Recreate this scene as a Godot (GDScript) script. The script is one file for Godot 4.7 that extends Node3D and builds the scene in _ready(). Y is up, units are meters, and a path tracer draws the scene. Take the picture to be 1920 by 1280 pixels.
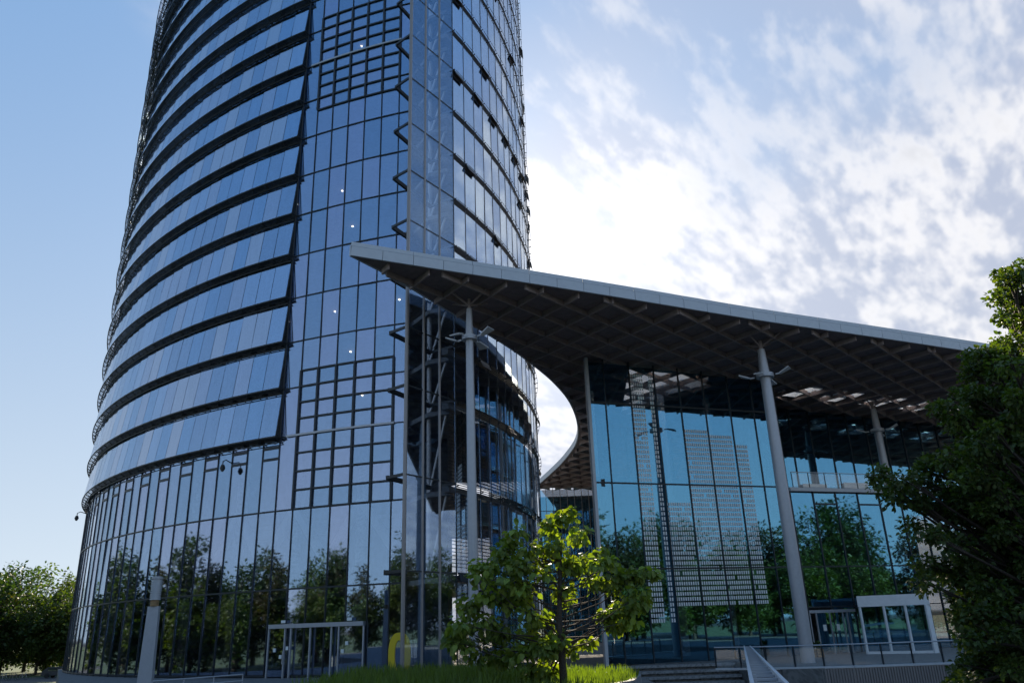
extends Node3D
# A round glass office tower beside a leaf-shaped canopy roof over a glazed hall, seen against the sun.
const EYE := Vector3(0, 2.65, 0)
const FOCAL := 1455.0
const C1 := Vector2(7.09, -106.25)     # centre of the louvred shell (x, z)
const R1 := 57.48
const C2 := Vector2(-43.39, -68.19)    # centre of the front shell
const R2 := 45.35
const BAY1 := 1.4953                   # degrees per bay
const BAY2 := 1.895
const EDGE1 := -15.45
const EDGE2 := 61.19
const DECK := 15.68                    # first louvre storey
const STOREY := 3.555
var axes := Basis(Vector3(0.99938, -0.03302, -0.01206), Vector3(0.03515, 0.93869, 0.34295), Vector3(0, -0.34317, 0.93927))
var sun_dir := Vector3.ZERO
var M := {}
var rng := RandomNumberGenerator.new()
var world_of := {}
var taken := {}

# ---------------------------------------------------------------- pixels to places
func ray(px: float, py: float) -> Vector3:
	return axes * Vector3(px - 960.0, 640.0 - py, -FOCAL)
func at_h(px: float, py: float, h: float) -> Vector3:
	var d := ray(px, py)
	return EYE + d * ((h - EYE.y) / d.y)
func at_z(px: float, py: float, z: float) -> Vector3:
	var d := ray(px, py)
	return EYE + d * ((z - EYE.z) / d.z)
func roof_y(x: float) -> float:
	return 21.15 - 0.043 * x
func at_roof(px: float, py: float) -> Vector3:
	var d := ray(px, py)
	return EYE + d * ((21.15 - EYE.y) / (d.y + 0.043 * d.x))
func in_frame(p: Vector3) -> bool:
	var q := axes.transposed() * (p - EYE)
	if q.z > -1.0:
		return false
	var x := 960.0 - FOCAL * q.x / q.z
	var y := 640.0 + FOCAL * q.y / q.z
	return x > -40 and x < 1960 and y > -60 and y < 1330
func on_arc(c: Vector2, r: float, deg: float, y: float) -> Vector3:
	var a := deg_to_rad(deg)
	return Vector3(c.x + r * sin(a), y, c.y + r * cos(a))

# ---------------------------------------------------------------- mesh building
class MB:
	var v := PackedVector3Array()
	var n := PackedVector3Array()
	var ix := PackedInt32Array()
	func quad(a: Vector3, b: Vector3, c: Vector3, d: Vector3) -> void:      # counter-clockwise from outside
		var nn := (b - a).cross(c - a)
		if nn.length_squared() < 1e-14:
			nn = (c - a).cross(d - a)
		nn = nn.normalized()
		var s := v.size()
		v.append_array(PackedVector3Array([a, b, c, d]))
		n.append_array(PackedVector3Array([nn, nn, nn, nn]))
		ix.append_array(PackedInt32Array([s, s + 2, s + 1, s, s + 3, s + 2]))
	func tri(a: Vector3, b: Vector3, c: Vector3) -> void:
		var nn := (b - a).cross(c - a).normalized()
		var s := v.size()
		v.append_array(PackedVector3Array([a, b, c]))
		n.append_array(PackedVector3Array([nn, nn, nn]))
		ix.append_array(PackedInt32Array([s, s + 2, s + 1]))
	func hexa(p: Array) -> void:       # 0-3 bottom ring, 4-7 top ring, counter-clockwise from above
		quad(p[4], p[5], p[6], p[7])
		quad(p[3], p[2], p[1], p[0])
		for i in 4:
			var j := (i + 1) % 4
			quad(p[i], p[j], p[j + 4], p[i + 4])
	func box(t: Transform3D, s: Vector3) -> void:
		var h := s / 2
		hexa([t * Vector3(-h.x, -h.y, h.z), t * Vector3(h.x, -h.y, h.z), t * Vector3(h.x, -h.y, -h.z), t * Vector3(-h.x, -h.y, -h.z),
			t * Vector3(-h.x, h.y, h.z), t * Vector3(h.x, h.y, h.z), t * Vector3(h.x, h.y, -h.z), t * Vector3(-h.x, h.y, -h.z)])
	func beam(a: Vector3, b: Vector3, w: float, hh: float, up := Vector3.UP) -> void:
		var z := (b - a).normalized()
		var u := up
		if absf(z.dot(u)) > 0.98:
			u = Vector3(0.3, 0, 1).normalized()
		var x := u.cross(z).normalized()
		var y := z.cross(x)
		box(Transform3D(Basis(x, y, z), (a + b) / 2), Vector3(w, hh, (b - a).length()))
	func tube(pts: Array, rad: Array, sides := 8, cap := true) -> void:
		var rings := []
		var prev := Vector3(0.31, 0.1, 0.94)
		for i in pts.size():
			var d: Vector3 = (pts[mini(i + 1, pts.size() - 1)] - pts[maxi(i - 1, 0)]).normalized()
			var x := prev.cross(d).normalized()
			if absf(prev.dot(d)) > 0.97:
				x = Vector3(1, 0.2, 0).cross(d).normalized()
			var y := d.cross(x)
			var s := v.size()
			rings.append(s)
			for k in sides + 1:
				var a := TAU * k / sides
				var o := x * cos(a) + y * sin(a)
				v.append(pts[i] + o * rad[i])
				n.append(o)
		for i in pts.size() - 1:
			for k in sides:
				var p: int = rings[i] + k
				var q: int = rings[i + 1] + k
				ix.append_array(PackedInt32Array([p, q, p + 1, p + 1, q, q + 1]))
		if cap:
			for e in [0, pts.size() - 1]:
				var s: int = rings[e]
				for k in range(1, sides - 1):
					if e == 0:
						tri(v[s], v[s + k + 1], v[s + k])
					else:
						tri(v[s], v[s + k], v[s + k + 1])
	func arcbar(c: Vector2, r0: float, r1: float, a0: float, a1: float, y0: float, y1: float, step := 1.5) -> void:
		var m := maxi(1, int(ceil(absf(a1 - a0) / step)))
		for i in m:
			var s := lerpf(a0, a1, float(i) / m)
			var e := lerpf(a0, a1, float(i + 1) / m)
			var p := func(r: float, a: float, y: float) -> Vector3:
				return Vector3(c.x + r * sin(deg_to_rad(a)), y, c.y + r * cos(deg_to_rad(a)))
			var lo := minf(s, e)
			var hi := maxf(s, e)
			var o := [p.call(r1, lo, y0), p.call(r1, hi, y0), p.call(r0, hi, y0), p.call(r0, lo, y0),
				p.call(r1, lo, y1), p.call(r1, hi, y1), p.call(r0, hi, y1), p.call(r0, lo, y1)]
			quad(o[4], o[5], o[6], o[7])
			quad(o[3], o[2], o[1], o[0])
			quad(o[0], o[1], o[5], o[4])
			quad(o[2], o[3], o[7], o[6])
			if i == 0 or i == m - 1:
				quad(o[1], o[2], o[6], o[5])
				quad(o[3], o[0], o[4], o[7])
	func slab(poly: PackedVector2Array, y0: Callable, y1: Callable) -> void:      # poly of (x, z)
		var t := Geometry2D.triangulate_polygon(poly)
		var up := func(q: Vector2) -> Vector3: return Vector3(q.x, y1.call(q), q.y)
		var dn := func(q: Vector2) -> Vector3: return Vector3(q.x, y0.call(q), q.y)
		for i in range(0, t.size(), 3):
			var a := poly[t[i]]
			var b := poly[t[i + 1]]
			var c := poly[t[i + 2]]
			if (b - a).cross(c - a) > 0:
				var w := b
				b = c
				c = w
			tri(up.call(a), up.call(b), up.call(c))
			tri(dn.call(a), dn.call(c), dn.call(b))
		for i in poly.size():
			var a := poly[i]
			var b := poly[(i + 1) % poly.size()]
			if Geometry2D.is_polygon_clockwise(poly):
				quad(dn.call(a), dn.call(b), up.call(b), up.call(a))
			else:
				quad(dn.call(b), dn.call(a), up.call(a), up.call(b))
	func done() -> ArrayMesh:
		var m := ArrayMesh.new()
		var arr := []
		arr.resize(Mesh.ARRAY_MAX)
		arr[Mesh.ARRAY_VERTEX] = v
		arr[Mesh.ARRAY_NORMAL] = n
		arr[Mesh.ARRAY_INDEX] = ix
		m.add_surface_from_arrays(Mesh.PRIMITIVE_TRIANGLES, arr)
		return m

# ---------------------------------------------------------------- things and parts
func numbered(called: String) -> String:
	var k: int = taken.get(called, 0)
	taken[called] = k + 1
	return called if k == 0 else "%s_%03d" % [called, k]
func thing(called: String, label: String, category: String, at: Vector3, group := "", turn := 0.0) -> Node3D:
	var o := Node3D.new()
	o.name = numbered(called)
	o.transform = Transform3D(Basis(Vector3.UP, turn), at)
	add_child(o, true)
	world_of[o] = o.transform
	o.set_meta("label", label)
	o.set_meta("category", category)
	if group:
		o.set_meta("group", group)
	return o
func part(parent: Node3D, called: String, mesh: Mesh, mat: Material, at := Transform3D.IDENTITY) -> MeshInstance3D:
	var o := MeshInstance3D.new()
	o.name = called
	o.mesh = mesh
	o.material_override = mat
	o.transform = (world_of[parent] as Transform3D).affine_inverse() * at
	world_of[o] = at
	parent.add_child(o, true)
	return o
func struct(called: String, mesh: Mesh, mat: Material, at := Transform3D.IDENTITY) -> MeshInstance3D:
	var o := MeshInstance3D.new()
	o.name = called
	o.mesh = mesh
	o.material_override = mat
	o.transform = at
	world_of[o] = at
	add_child(o, true)
	o.set_meta("kind", "structure")
	return o

# ---------------------------------------------------------------- materials
func streaks(size: int, fx: float, fy: float, lo: float, hi: float, tint: Color, sd: int) -> ImageTexture:
	var nz := FastNoiseLite.new()
	nz.seed = sd
	nz.fractal_octaves = 4
	nz.frequency = 1.0
	var im := Image.create(size, size, true, Image.FORMAT_RGB8)
	for y in size:
		for x in size:
			var u := TAU * x / size
			var w := TAU * y / size
			var g := nz.get_noise_3d(cos(u) * fx + sin(w) * fy, sin(u) * fx, cos(w) * fy) * 0.9 + 0.5
			var k := lerpf(lo, hi, clampf(g, 0, 1))
			im.set_pixel(x, y, Color(tint.r * k, tint.g * k, tint.b * k))
	im.generate_mipmaps()
	return ImageTexture.create_from_image(im)
func plain(r: float, g: float, b: float, rough := 0.6, metal := 0.0) -> StandardMaterial3D:      # linear base colour
	var m := StandardMaterial3D.new()
	m.albedo_color = Color(r, g, b).linear_to_srgb()
	m.roughness = rough
	m.metallic = metal
	return m
func worn(r: float, g: float, b: float, rough: float, scale: float, lo: float, hi: float, sd: int, metal := 0.0) -> StandardMaterial3D:
	var m := plain(r, g, b, rough, metal)
	m.albedo_texture = streaks(256, 2.2, 2.2, lo, hi, Color.WHITE, sd)
	m.uv1_triplanar = true
	m.uv1_world_triplanar = true
	m.uv1_scale = Vector3.ONE * scale
	return m
func coated(r: float, g: float, b: float, alpha: float, rough: float, sd: int, squash := 0.05) -> StandardMaterial3D:      # mirror-coated glazing: part mirror, part clear
	var m := plain(r, g, b, rough, 1.0)
	m.albedo_color.a = alpha
	m.transparency = BaseMaterial3D.TRANSPARENCY_ALPHA
	m.albedo_texture = streaks(256, 3.0, 3.0, 0.965, 1.0, Color.WHITE, sd)
	m.uv1_triplanar = true
	m.uv1_world_triplanar = true
	m.uv1_scale = Vector3(0.21, squash, 0.21)
	return m
func make_materials() -> void:
	M.glass = [coated(0.43, 0.58, 0.80, 0.48, 0.02, 1), coated(0.39, 0.57, 0.80, 0.44, 0.02, 2), coated(0.47, 0.57, 0.78, 0.52, 0.025, 3)]
	M.louvre = [coated(0.47, 0.61, 0.79, 0.66, 0.05, 4, 0.02), coated(0.40, 0.58, 0.79, 0.60, 0.05, 5, 0.02), coated(0.57, 0.62, 0.72, 0.72, 0.08, 6, 0.02), coated(0.52, 0.60, 0.74, 0.66, 0.06, 32, 0.02), coated(0.44, 0.59, 0.78, 0.56, 0.05, 33, 0.02)]
	M.screen = [coated(0.45, 0.65, 0.92, 0.24, 0.02, 7)]
	M.hall = [coated(0.20, 0.49, 0.68, 0.58, 0.02, 8), coated(0.18, 0.47, 0.68, 0.54, 0.02, 9)]
	M.front = [coated(0.60, 0.74, 0.90, 0.62, 0.02, 10), coated(0.56, 0.72, 0.92, 0.58, 0.02, 31)]
	M.clear = plain(0.9, 0.95, 0.95, 0.03)
	M.clear.albedo_color.a = 0.06
	M.clear.transparency = BaseMaterial3D.TRANSPARENCY_ALPHA
	M.frame = worn(0.035, 0.042, 0.05, 0.45, 0.4, 0.7, 1.2, 11, 0.3)
	M.frame_dark = worn(0.014, 0.017, 0.02, 0.5, 0.4, 0.7, 1.2, 12)
	M.steel = worn(0.42, 0.43, 0.46, 0.42, 0.3, 0.97, 1.01, 13, 0.35)
	M.steel_warm = worn(0.30, 0.27, 0.26, 0.45, 0.3, 0.97, 1.01, 14, 0.3)
	M.alu = worn(0.50, 0.52, 0.55, 0.5, 0.17, 0.97, 1.02, 15, 0.2)
	M.soffit = worn(0.20, 0.155, 0.15, 0.8, 0.15, 0.9, 1.08, 16)
	M.rib = worn(0.30, 0.24, 0.23, 0.75, 0.2, 0.9, 1.05, 17)
	M.roof = worn(0.45, 0.45, 0.45, 0.8, 0.1, 0.8, 1.1, 18)
	M.concrete = worn(0.30, 0.30, 0.30, 0.85, 0.35, 0.7, 1.15, 19)
	M.paving = worn(0.15, 0.148, 0.145, 0.85, 0.22, 0.75, 1.15, 20)
	M.asphalt = worn(0.055, 0.055, 0.058, 0.9, 0.3, 0.7, 1.2, 21)
	M.slab = worn(0.16, 0.17, 0.19, 0.8, 0.2, 0.8, 1.1, 22)
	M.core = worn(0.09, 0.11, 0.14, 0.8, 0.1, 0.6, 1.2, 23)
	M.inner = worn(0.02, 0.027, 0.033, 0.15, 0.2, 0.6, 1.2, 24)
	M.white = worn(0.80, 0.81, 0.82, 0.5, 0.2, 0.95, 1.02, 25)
	M.yellow = plain(0.75, 0.55, 0.02, 0.45)
	M.soil = worn(0.05, 0.04, 0.03, 0.95, 1.0, 0.5, 1.3, 26)
	M.lawn = worn(0.05, 0.09, 0.02, 0.95, 0.4, 0.5, 1.3, 27)
	M.bark = worn(0.075, 0.058, 0.045, 0.9, 1.2, 0.5, 1.3, 28)
	M.brick = worn(0.30, 0.15, 0.09, 0.85, 0.6, 0.75, 1.15, 29)
	M.timber = worn(0.33, 0.20, 0.09, 0.7, 0.6, 0.7, 1.2, 30)
	M.rubber = plain(0.02, 0.02, 0.02, 0.8)
	M.lamp = plain(0.9, 0.9, 0.85, 0.5)
	M.lamp.emission_enabled = true
	M.lamp.emission = Color(1.0, 0.93, 0.8)
	M.lamp.emission_energy_multiplier = 3.0
	M.leaf = plain(1, 1, 1, 0.5)
	M.leaf.vertex_color_use_as_albedo = true
	M.leaf.backlight_enabled = true
	M.leaf.backlight = Color(0.95, 1.0, 0.40)
	M.paint_dark = plain(0.02, 0.025, 0.035, 0.25)
	M.paint_dark.clearcoat_enabled = true
	M.paper = plain(0.75, 0.78, 0.76, 0.7)

# ---------------------------------------------------------------- sky and sun
func make_sky() -> ImageTexture:
	var w := 3072
	var h := 1536
	var im := Image.create(w, h, false, Image.FORMAT_RGBF)
	var big := FastNoiseLite.new()
	big.seed = 5
	big.frequency = 0.9
	big.fractal_octaves = 3
	var fine := FastNoiseLite.new()
	fine.seed = 9
	fine.frequency = 1.5
	fine.fractal_octaves = 6
	fine.fractal_gain = 0.55
	fine.domain_warp_enabled = true
	fine.domain_warp_amplitude = 0.28
	fine.domain_warp_frequency = 0.9
	for j in h:
		var el := PI / 2 - PI * (j + 0.5) / h
		if el < -0.02:
			continue
		var sy := maxf(sin(el), 0.0)
		var ce := cos(el)
		for i in w:
			var az := TAU * (i + 0.5) / w
			var d := Vector3(sin(az) * ce, sy, -cos(az) * ce)
			var ang := rad_to_deg(acos(clampf(d.dot(sun_dir), -1, 1)))
			var t := pow(1.0 - sy, 2.3)
			var r := lerpf(0.150, 0.72, t)
			var g := lerpf(0.34, 0.82, t)
			var b := lerpf(0.66, 0.90, t)
			var glow := 2.2 * exp(-ang / 4.5) + 0.55 * exp(-ang / 11.0) + 0.08 * exp(-ang / 35.0)
			r += glow * 1.0
			g += glow * 0.98
			b += glow * 0.95
			var px := d.x / (sy + 0.16)
			var pz := d.z / (sy + 0.16)
			# wind-drawn sheet of cloud on the sunny side
			var bank := px * 0.95 - pz * 0.42 + big.get_noise_2d(px * 0.7, pz * 0.7) * 0.9
			var c := smoothstep(-0.05, 0.75, bank - 0.28) * (1.0 - smoothstep(-1.0, -0.1, pz + 0.3 * big.get_noise_2d(px + 30, pz)))
			if c > 0.001:
				var u := px * 0.80 + pz * 0.60
				var v := -px * 0.60 + pz * 0.80
				var f := fine.get_noise_2d(u * 1.3, v * 0.8) * 0.55 + fine.get_noise_2d(u * 5.2 + 7, v * 2.2) * 0.46 + fine.get_noise_2d(u * 17.0 + 3, v * 6.0) * 0.30 + 0.60
				var glare := 0.55 * exp(-ang / 9.0)
				var veil := c * 0.80
				r = lerpf(r, 0.53 + glare, veil)
				g = lerpf(g, 0.565 + glare, veil)
				b = lerpf(b, 0.69 + glare, veil)
				var puff := c * smoothstep(0.38, 0.88, f)
				var white := 0.93 - 0.12 * smoothstep(0.75, 1.25, f) + glare
				r = lerpf(r, white * 0.985, puff)
				g = lerpf(g, white * 0.99, puff)
				b = lerpf(b, white * 1.03, puff)
			im.set_pixel(i, j, Color(minf(r, 5), minf(g, 5), minf(b, 5)))
	var low := Color(0.16, 0.16, 0.15)
	im.fill_rect(Rect2i(0, h / 2 + 10, w, h / 2 - 10), low)
	return ImageTexture.create_from_image(im)
func setup() -> void:
	var cam := Camera3D.new()
	cam.name = "camera"
	cam.fov = rad_to_deg(2.0 * atan(640.0 / FOCAL))
	cam.near = 0.1
	cam.far = 2000.0
	cam.transform = Transform3D(axes, EYE)
	cam.current = true
	add_child(cam)
	sun_dir = ray(1008, 508).normalized()
	var env := Environment.new()
	env.background_mode = Environment.BG_SKY
	var mat := PanoramaSkyMaterial.new()
	mat.panorama = make_sky()
	var sk := Sky.new()
	sk.sky_material = mat
	env.sky = sk
	env.tonemap_mode = Environment.TONE_MAPPER_LINEAR
	env.tonemap_exposure = 2.4
	env.background_energy_multiplier = 0.42
	env.sdfgi_enabled = true
	env.ssao_enabled = true
	env.ssil_enabled = true
	var we := WorldEnvironment.new()
	we.name = "environment"
	we.environment = env
	add_child(we)
	var sun := DirectionalLight3D.new()
	sun.name = "sun"
	sun.light_energy = 1.6
	sun.light_color = Color(1.0, 0.93, 0.82)
	sun.light_angular_distance = 0.5
	sun.shadow_enabled = true
	var bx := Vector3.UP.cross(sun_dir).normalized()
	sun.transform = Transform3D(Basis(bx, sun_dir.cross(bx), sun_dir), Vector3(0, 80, 0))
	add_child(sun)

# ---------------------------------------------------------------- panes
var box_cache := {}
func box_mesh(s: Vector3) -> BoxMesh:
	var key := "%.3f %.3f %.3f" % [s.x, s.y, s.z]
	if not box_cache.has(key):
		var b := BoxMesh.new()
		b.size = s
		box_cache[key] = b
	return box_cache[key]
func pane_at(p: Vector3, q: Vector3, y0: float, y1: float, lean := 0.0, wobble := 0.004) -> Array:
	# upright pane between two plan points: [size, transform]; lean > 0 pushes its foot outward
	var x := (q - p)
	x.y = 0
	var wdt := x.length()
	x = x.normalized()
	var out := x.cross(Vector3.UP)
	var up := (Vector3.UP * (y1 - y0) - out * lean)
	var hgt := up.length()
	up = up.normalized()
	var bs := Basis(x, up, x.cross(up))
	bs = Basis(up, rng.randfn(0, wobble)) * Basis(x, rng.randfn(0, wobble)) * bs
	var mid := (p + q) / 2
	mid.y = (y0 + y1) / 2
	return [Vector3(wdt, hgt, 0.03), Transform3D(bs, mid + out * lean / 2)]
func put_panes(parent: Node3D, called: String, rest_name: String, list: Array, mats: Array, most := 296) -> void:
	# the panes that show largest become parts, the rest one joined part
	var order := range(list.size())
	order.sort_custom(func(a, b): return list[a][2] < list[b][2])
	var rest := MB.new()
	for k in order.size():
		var e: Array = list[order[k]]
		if k < most and e[2] < 9000.0:
			part(parent, called, box_mesh(e[0]), mats[rng.randi() % mats.size()], e[1])
		else:
			rest.box(e[1], e[0])
	if rest.v.size():
		part(parent, rest_name, rest.done(), mats[0]).set_meta("kind", "stuff")
func entry(list: Array, e: Array) -> void:
	var p: Vector3 = e[1].origin
	e.append(p.distance_to(EYE) + (0.0 if in_frame(p) else 9000.0))
	list.append(e)

# ---------------------------------------------------------------- the tower
func build_tower() -> void:
	var t := thing("glass_tower", "tall curved blue glass office tower with rows of tilted louvre panes", "tower", Vector3(-16, 0, -60))
	var a_of := func(k: float) -> float: return EDGE1 - BAY1 * k
	var low := [0.15, 5.36, 10.53, 15.68]
	var top := DECK + STOREY * 18
	var last := 36
	# ----- floors, core and inner skin of the louvred shell
	for j in range(0, 19):
		var y := DECK + STOREY * j
		var mb := MB.new()
		mb.arcbar(C1, R1 - 9.0, R1 - 0.35, a_of.call(last), a_of.call(-0.8), y - 0.38, y - 0.02, 2.0)
		part(t, "floor_slab", mb.done(), M.slab)
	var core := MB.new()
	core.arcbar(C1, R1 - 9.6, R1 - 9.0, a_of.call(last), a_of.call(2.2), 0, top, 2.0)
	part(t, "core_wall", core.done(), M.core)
	var cap := MB.new()
	cap.arcbar(C1, R1 - 9.0, R1 - 0.4, a_of.call(last), a_of.call(last) + 0.3, 0, top)
	part(t, "end_wall", cap.done(), M.core)
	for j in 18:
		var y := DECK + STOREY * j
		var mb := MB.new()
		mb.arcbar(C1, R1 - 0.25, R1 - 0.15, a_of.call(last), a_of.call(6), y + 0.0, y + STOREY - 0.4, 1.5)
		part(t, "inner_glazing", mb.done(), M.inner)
	# ----- louvre storeys
	var lou := []
	for j in 18:
		var y := DECK + STOREY * j
		for k in range(6, last):
			var p := on_arc(C1, R1 + 0.16, a_of.call(k + 0.985), 0)
			var q := on_arc(C1, R1 + 0.16, a_of.call(k + 0.015), 0)
			entry(lou, pane_at(p, q, y + 0.04, y + 3.13, 0.40, 0.0035))
		var cw := MB.new()
		cw.arcbar(C1, R1 + 0.56, R1 + 0.64, a_of.call(last), a_of.call(5.93), y - 0.07, y + 0.03, 1.5)
		for q in 4:
			cw.arcbar(C1, R1 + 0.02 + q * 0.14, R1 + 0.05 + q * 0.14, a_of.call(last), a_of.call(5.95), y - 0.05, y - 0.02, 1.5)
		cw.arcbar(C1, R1 + 0.30, R1 + 0.35, a_of.call(last), a_of.call(5.95), y - 0.46, y - 0.40, 1.5)
		for k in range(6, last + 1):
			var a: float = a_of.call(k)
			cw.beam(on_arc(C1, R1 - 0.1, a, y - 0.50), on_arc(C1, R1 + 0.60, a, y - 0.05), 0.05, 0.06)
			cw.beam(on_arc(C1, R1 - 0.1, a, y - 0.10), on_arc(C1, R1 + 0.35, a, y - 0.42), 0.05, 0.06)
			if k < last:
				var b: float = a_of.call(k + 0.5)
				cw.beam(on_arc(C1, R1 + 0.25, a_of.call(k + 0.2), y - 0.24), on_arc(C1, R1 + 0.25, a_of.call(k + 0.8), y - 0.24), 0.08, 0.06)
				cw.beam(on_arc(C1, R1 - 0.1, b, y - 0.3), on_arc(C1, R1 + 0.42, b, y - 0.3), 0.04, 0.05)
		part(t, "catwalk", cw.done(), M.frame_dark)
		# the triangular gable that closes the louvre row
		var e := MB.new()
		var ga: float = a_of.call(5.97)
		var g0 := on_arc(C1, R1 + 0.15, ga, y + 3.1)
		var g1 := on_arc(C1, R1 + 0.58, ga, y + 0.05)
		var g2 := on_arc(C1, R1 + 0.05, ga, y + 0.1)
		e.beam(g0, g1, 0.05, 0.07)
		e.beam(g1, g2, 0.05, 0.07)
		e.beam(on_arc(C1, R1 + 0.1, ga, y), on_arc(C1, R1 + 0.1, ga, y + STOREY - 0.1), 0.07, 0.07)
		part(t, "gable_frame", e.done(), M.frame_dark)
	put_panes(t, "louvre_pane", "upper_louvre_panes", lou, M.louvre)
	# ----- smooth glazing: tall base panes and the strip beside the corner
	var wins := []
	var grid := []
	var row := STOREY / 3.0
	var grid_hi := DECK + STOREY * 9
	var gridded := func(y0: float) -> bool:
		return (y0 > 10.4 and y0 < DECK + 4 * row - 0.1) or (y0 > grid_hi - 4 * row - 0.1 and y0 < grid_hi + 4 * row - 0.1)
	var span := func(k0: float, k1: float, y0: float, y1: float, list: Array) -> void:
		var p := on_arc(C1, R1, a_of.call(k1) + 0.04, 0)
		var q := on_arc(C1, R1, a_of.call(k0) - 0.04, 0)
		entry(list, pane_at(p, q, y0 + 0.03, y1 - 0.03))
	for k in range(6, last):
		for j in 3:
			if j == 2 and k % 2 == 0 and k < 30:
				span.call(float(k), k + 1.0, low[2], 14.15, wins)
				span.call(float(k), k + 1.0, 14.25, 14.95, wins)
				span.call(float(k), k + 1.0, 15.05, 15.6, wins)
			else:
				span.call(float(k), k + 1.0, low[j], low[j + 1] - (0.1 if j == 2 else 0.0), wins)
	for k in range(-1, 6):
		var k0 := float(k) if k >= 0 else -0.75
		var k1 := float(k + 1)
		for j in 3:
			if j == 2 and k >= 0 and k < 5:
				continue
			span.call(k0, k1, low[j], low[j + 1], wins)
		for j in 18:
			var y := DECK + STOREY * j
			if k >= 0 and k < 5:
				if j == 0:
					continue
				var y0 := y
				var y1 := y + STOREY
				if j == 1:
					y0 = DECK + 4 * row
				if j == 7:
					y1 = grid_hi - 4 * row
				elif j == 8 or j == 9:
					continue
				elif j == 10:
					y0 = grid_hi + 4 * row
				span.call(k0, k1, y0, y1, wins)
			else:
				span.call(k0, k1, y, y + STOREY, wins)
		if k >= 0 and k < 5:
			for i in 4:
				var s := (DECK - 10.53) / 4
				span.call(k0, k1, 10.53 + s * i, 10.53 + s * (i + 1), grid)
				span.call(k0, k1, DECK + row * i, DECK + row * (i + 1), grid)
				span.call(k0, k1, grid_hi + row * i, grid_hi + row * (i + 1), grid)
				span.call(k0, k1, grid_hi - row * (i + 1), grid_hi - row * i, grid)
	put_panes(t, "window_pane", "upper_window_panes", wins, M.glass)
	put_panes(t, "grid_pane", "upper_grid_panes", grid, M.glass)
	# mullions
	for k in range(-1, last + 1):
		var kk := float(k) if k >= 0 else -0.75
		var hi := top if k < 7 else DECK - 0.05
		var mb := MB.new()
		mb.beam(on_arc(C1, R1 + 0.03, a_of.call(kk), 0.0), on_arc(C1, R1 + 0.03, a_of.call(kk), hi), 0.055, 0.10, on_arc(Vector2.ZERO, 1.0, a_of.call(kk), 0))
		part(t, "mullion", mb.done(), M.frame)
		if k >= 0 and k <= 5:
			for r in [[10.53, DECK + 4 * row], [grid_hi - 4 * row, grid_hi + 4 * row]]:
				var g := MB.new()
				g.beam(on_arc(C1, R1 + 0.09, a_of.call(kk), r[0]), on_arc(C1, R1 + 0.08, a_of.call(kk), r[1]), 0.14, 0.12, on_arc(Vector2.ZERO, 1.0, a_of.call(kk), 0))
				part(t, "grid_mullion", g.done(), M.frame)
	# transoms
	for y in [0.1, 5.36, 10.53]:
		var mb := MB.new()
		mb.arcbar(C1, R1 - 0.04, R1 + 0.085, a_of.call(last), a_of.call(-0.75), y - 0.05, y + 0.05)
		part(t, "transom", mb.done(), M.frame)
	for j in 18:
		var y := DECK + STOREY * j
		var mb := MB.new()
		mb.arcbar(C1, R1 - 0.04, R1 + 0.085, a_of.call(6), a_of.call(-0.75), y - 0.035, y + 0.035)
		part(t, "transom", mb.done(), M.frame)
	for y in [DECK, grid_hi]:
		var mb := MB.new()
		mb.arcbar(C1, R1 + 0.09, R1 + 0.17, a_of.call(5.6), a_of.call(-0.1), y - 0.07, y + 0.07)
		part(t, "grid_rail", mb.done(), M.steel)
	for i in range(-4, 5):
		for base in [DECK, grid_hi]:
			if i == 0:
				continue
			var y: float = base + row * i
			if base == DECK and i < 0:
				y = DECK + (DECK - 10.53) / 4 * i
			var mb := MB.new()
			mb.arcbar(C1, R1 - 0.02, R1 + 0.12, a_of.call(5.0), a_of.call(0.0), y - 0.06, y + 0.06)
			part(t, "grid_transom", mb.done(), M.frame)
	# small window frames at the head of every second base bay
	for k in range(6, 30, 2):
		var mb := MB.new()
		for y in [14.2, 15.0]:
			mb.arcbar(C1, R1 - 0.02, R1 + 0.07, a_of.call(k + 0.97), a_of.call(k + 0.03), y - 0.09, y + 0.09)
		part(t, "vent_frame", mb.done(), M.frame)
	# lobby structure behind the base glazing
	for k in range(1, 34, 4):
		var a: float = a_of.call(k + 1.6)
		var mb := MB.new()
		mb.tube([on_arc(C1, R1 - 3.2, a, 0), on_arc(C1, R1 - 3.2, a, DECK - 0.4)], [0.42, 0.42], 14)
		part(t, "lobby_column", mb.done(), M.concrete)
		var st := MB.new()
		st.beam(on_arc(C1, R1 - 3.0, a_of.call(k + 1.6), 11.2), on_arc(C1, R1 - 3.0, a_of.call(k - 0.6), 7.0), 0.5, 0.5)
		st.beam(on_arc(C1, R1 - 3.0, a_of.call(k + 1.6), 11.2), on_arc(C1, R1 - 3.0, a_of.call(k + 3.6), 7.0), 0.5, 0.5)
		part(t, "lobby_brace", st.done(), M.steel)
	var gal := MB.new()
	gal.arcbar(C1, R1 - 9.0, R1 - 4.2, a_of.call(last), a_of.call(0), 10.0, 10.3, 2.0)
	gal.arcbar(C1, R1 - 9.0, R1 - 5.2, a_of.call(last), a_of.call(0), 5.0, 5.3, 2.0)
	part(t, "lobby_gallery", gal.done(), M.slab)
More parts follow.
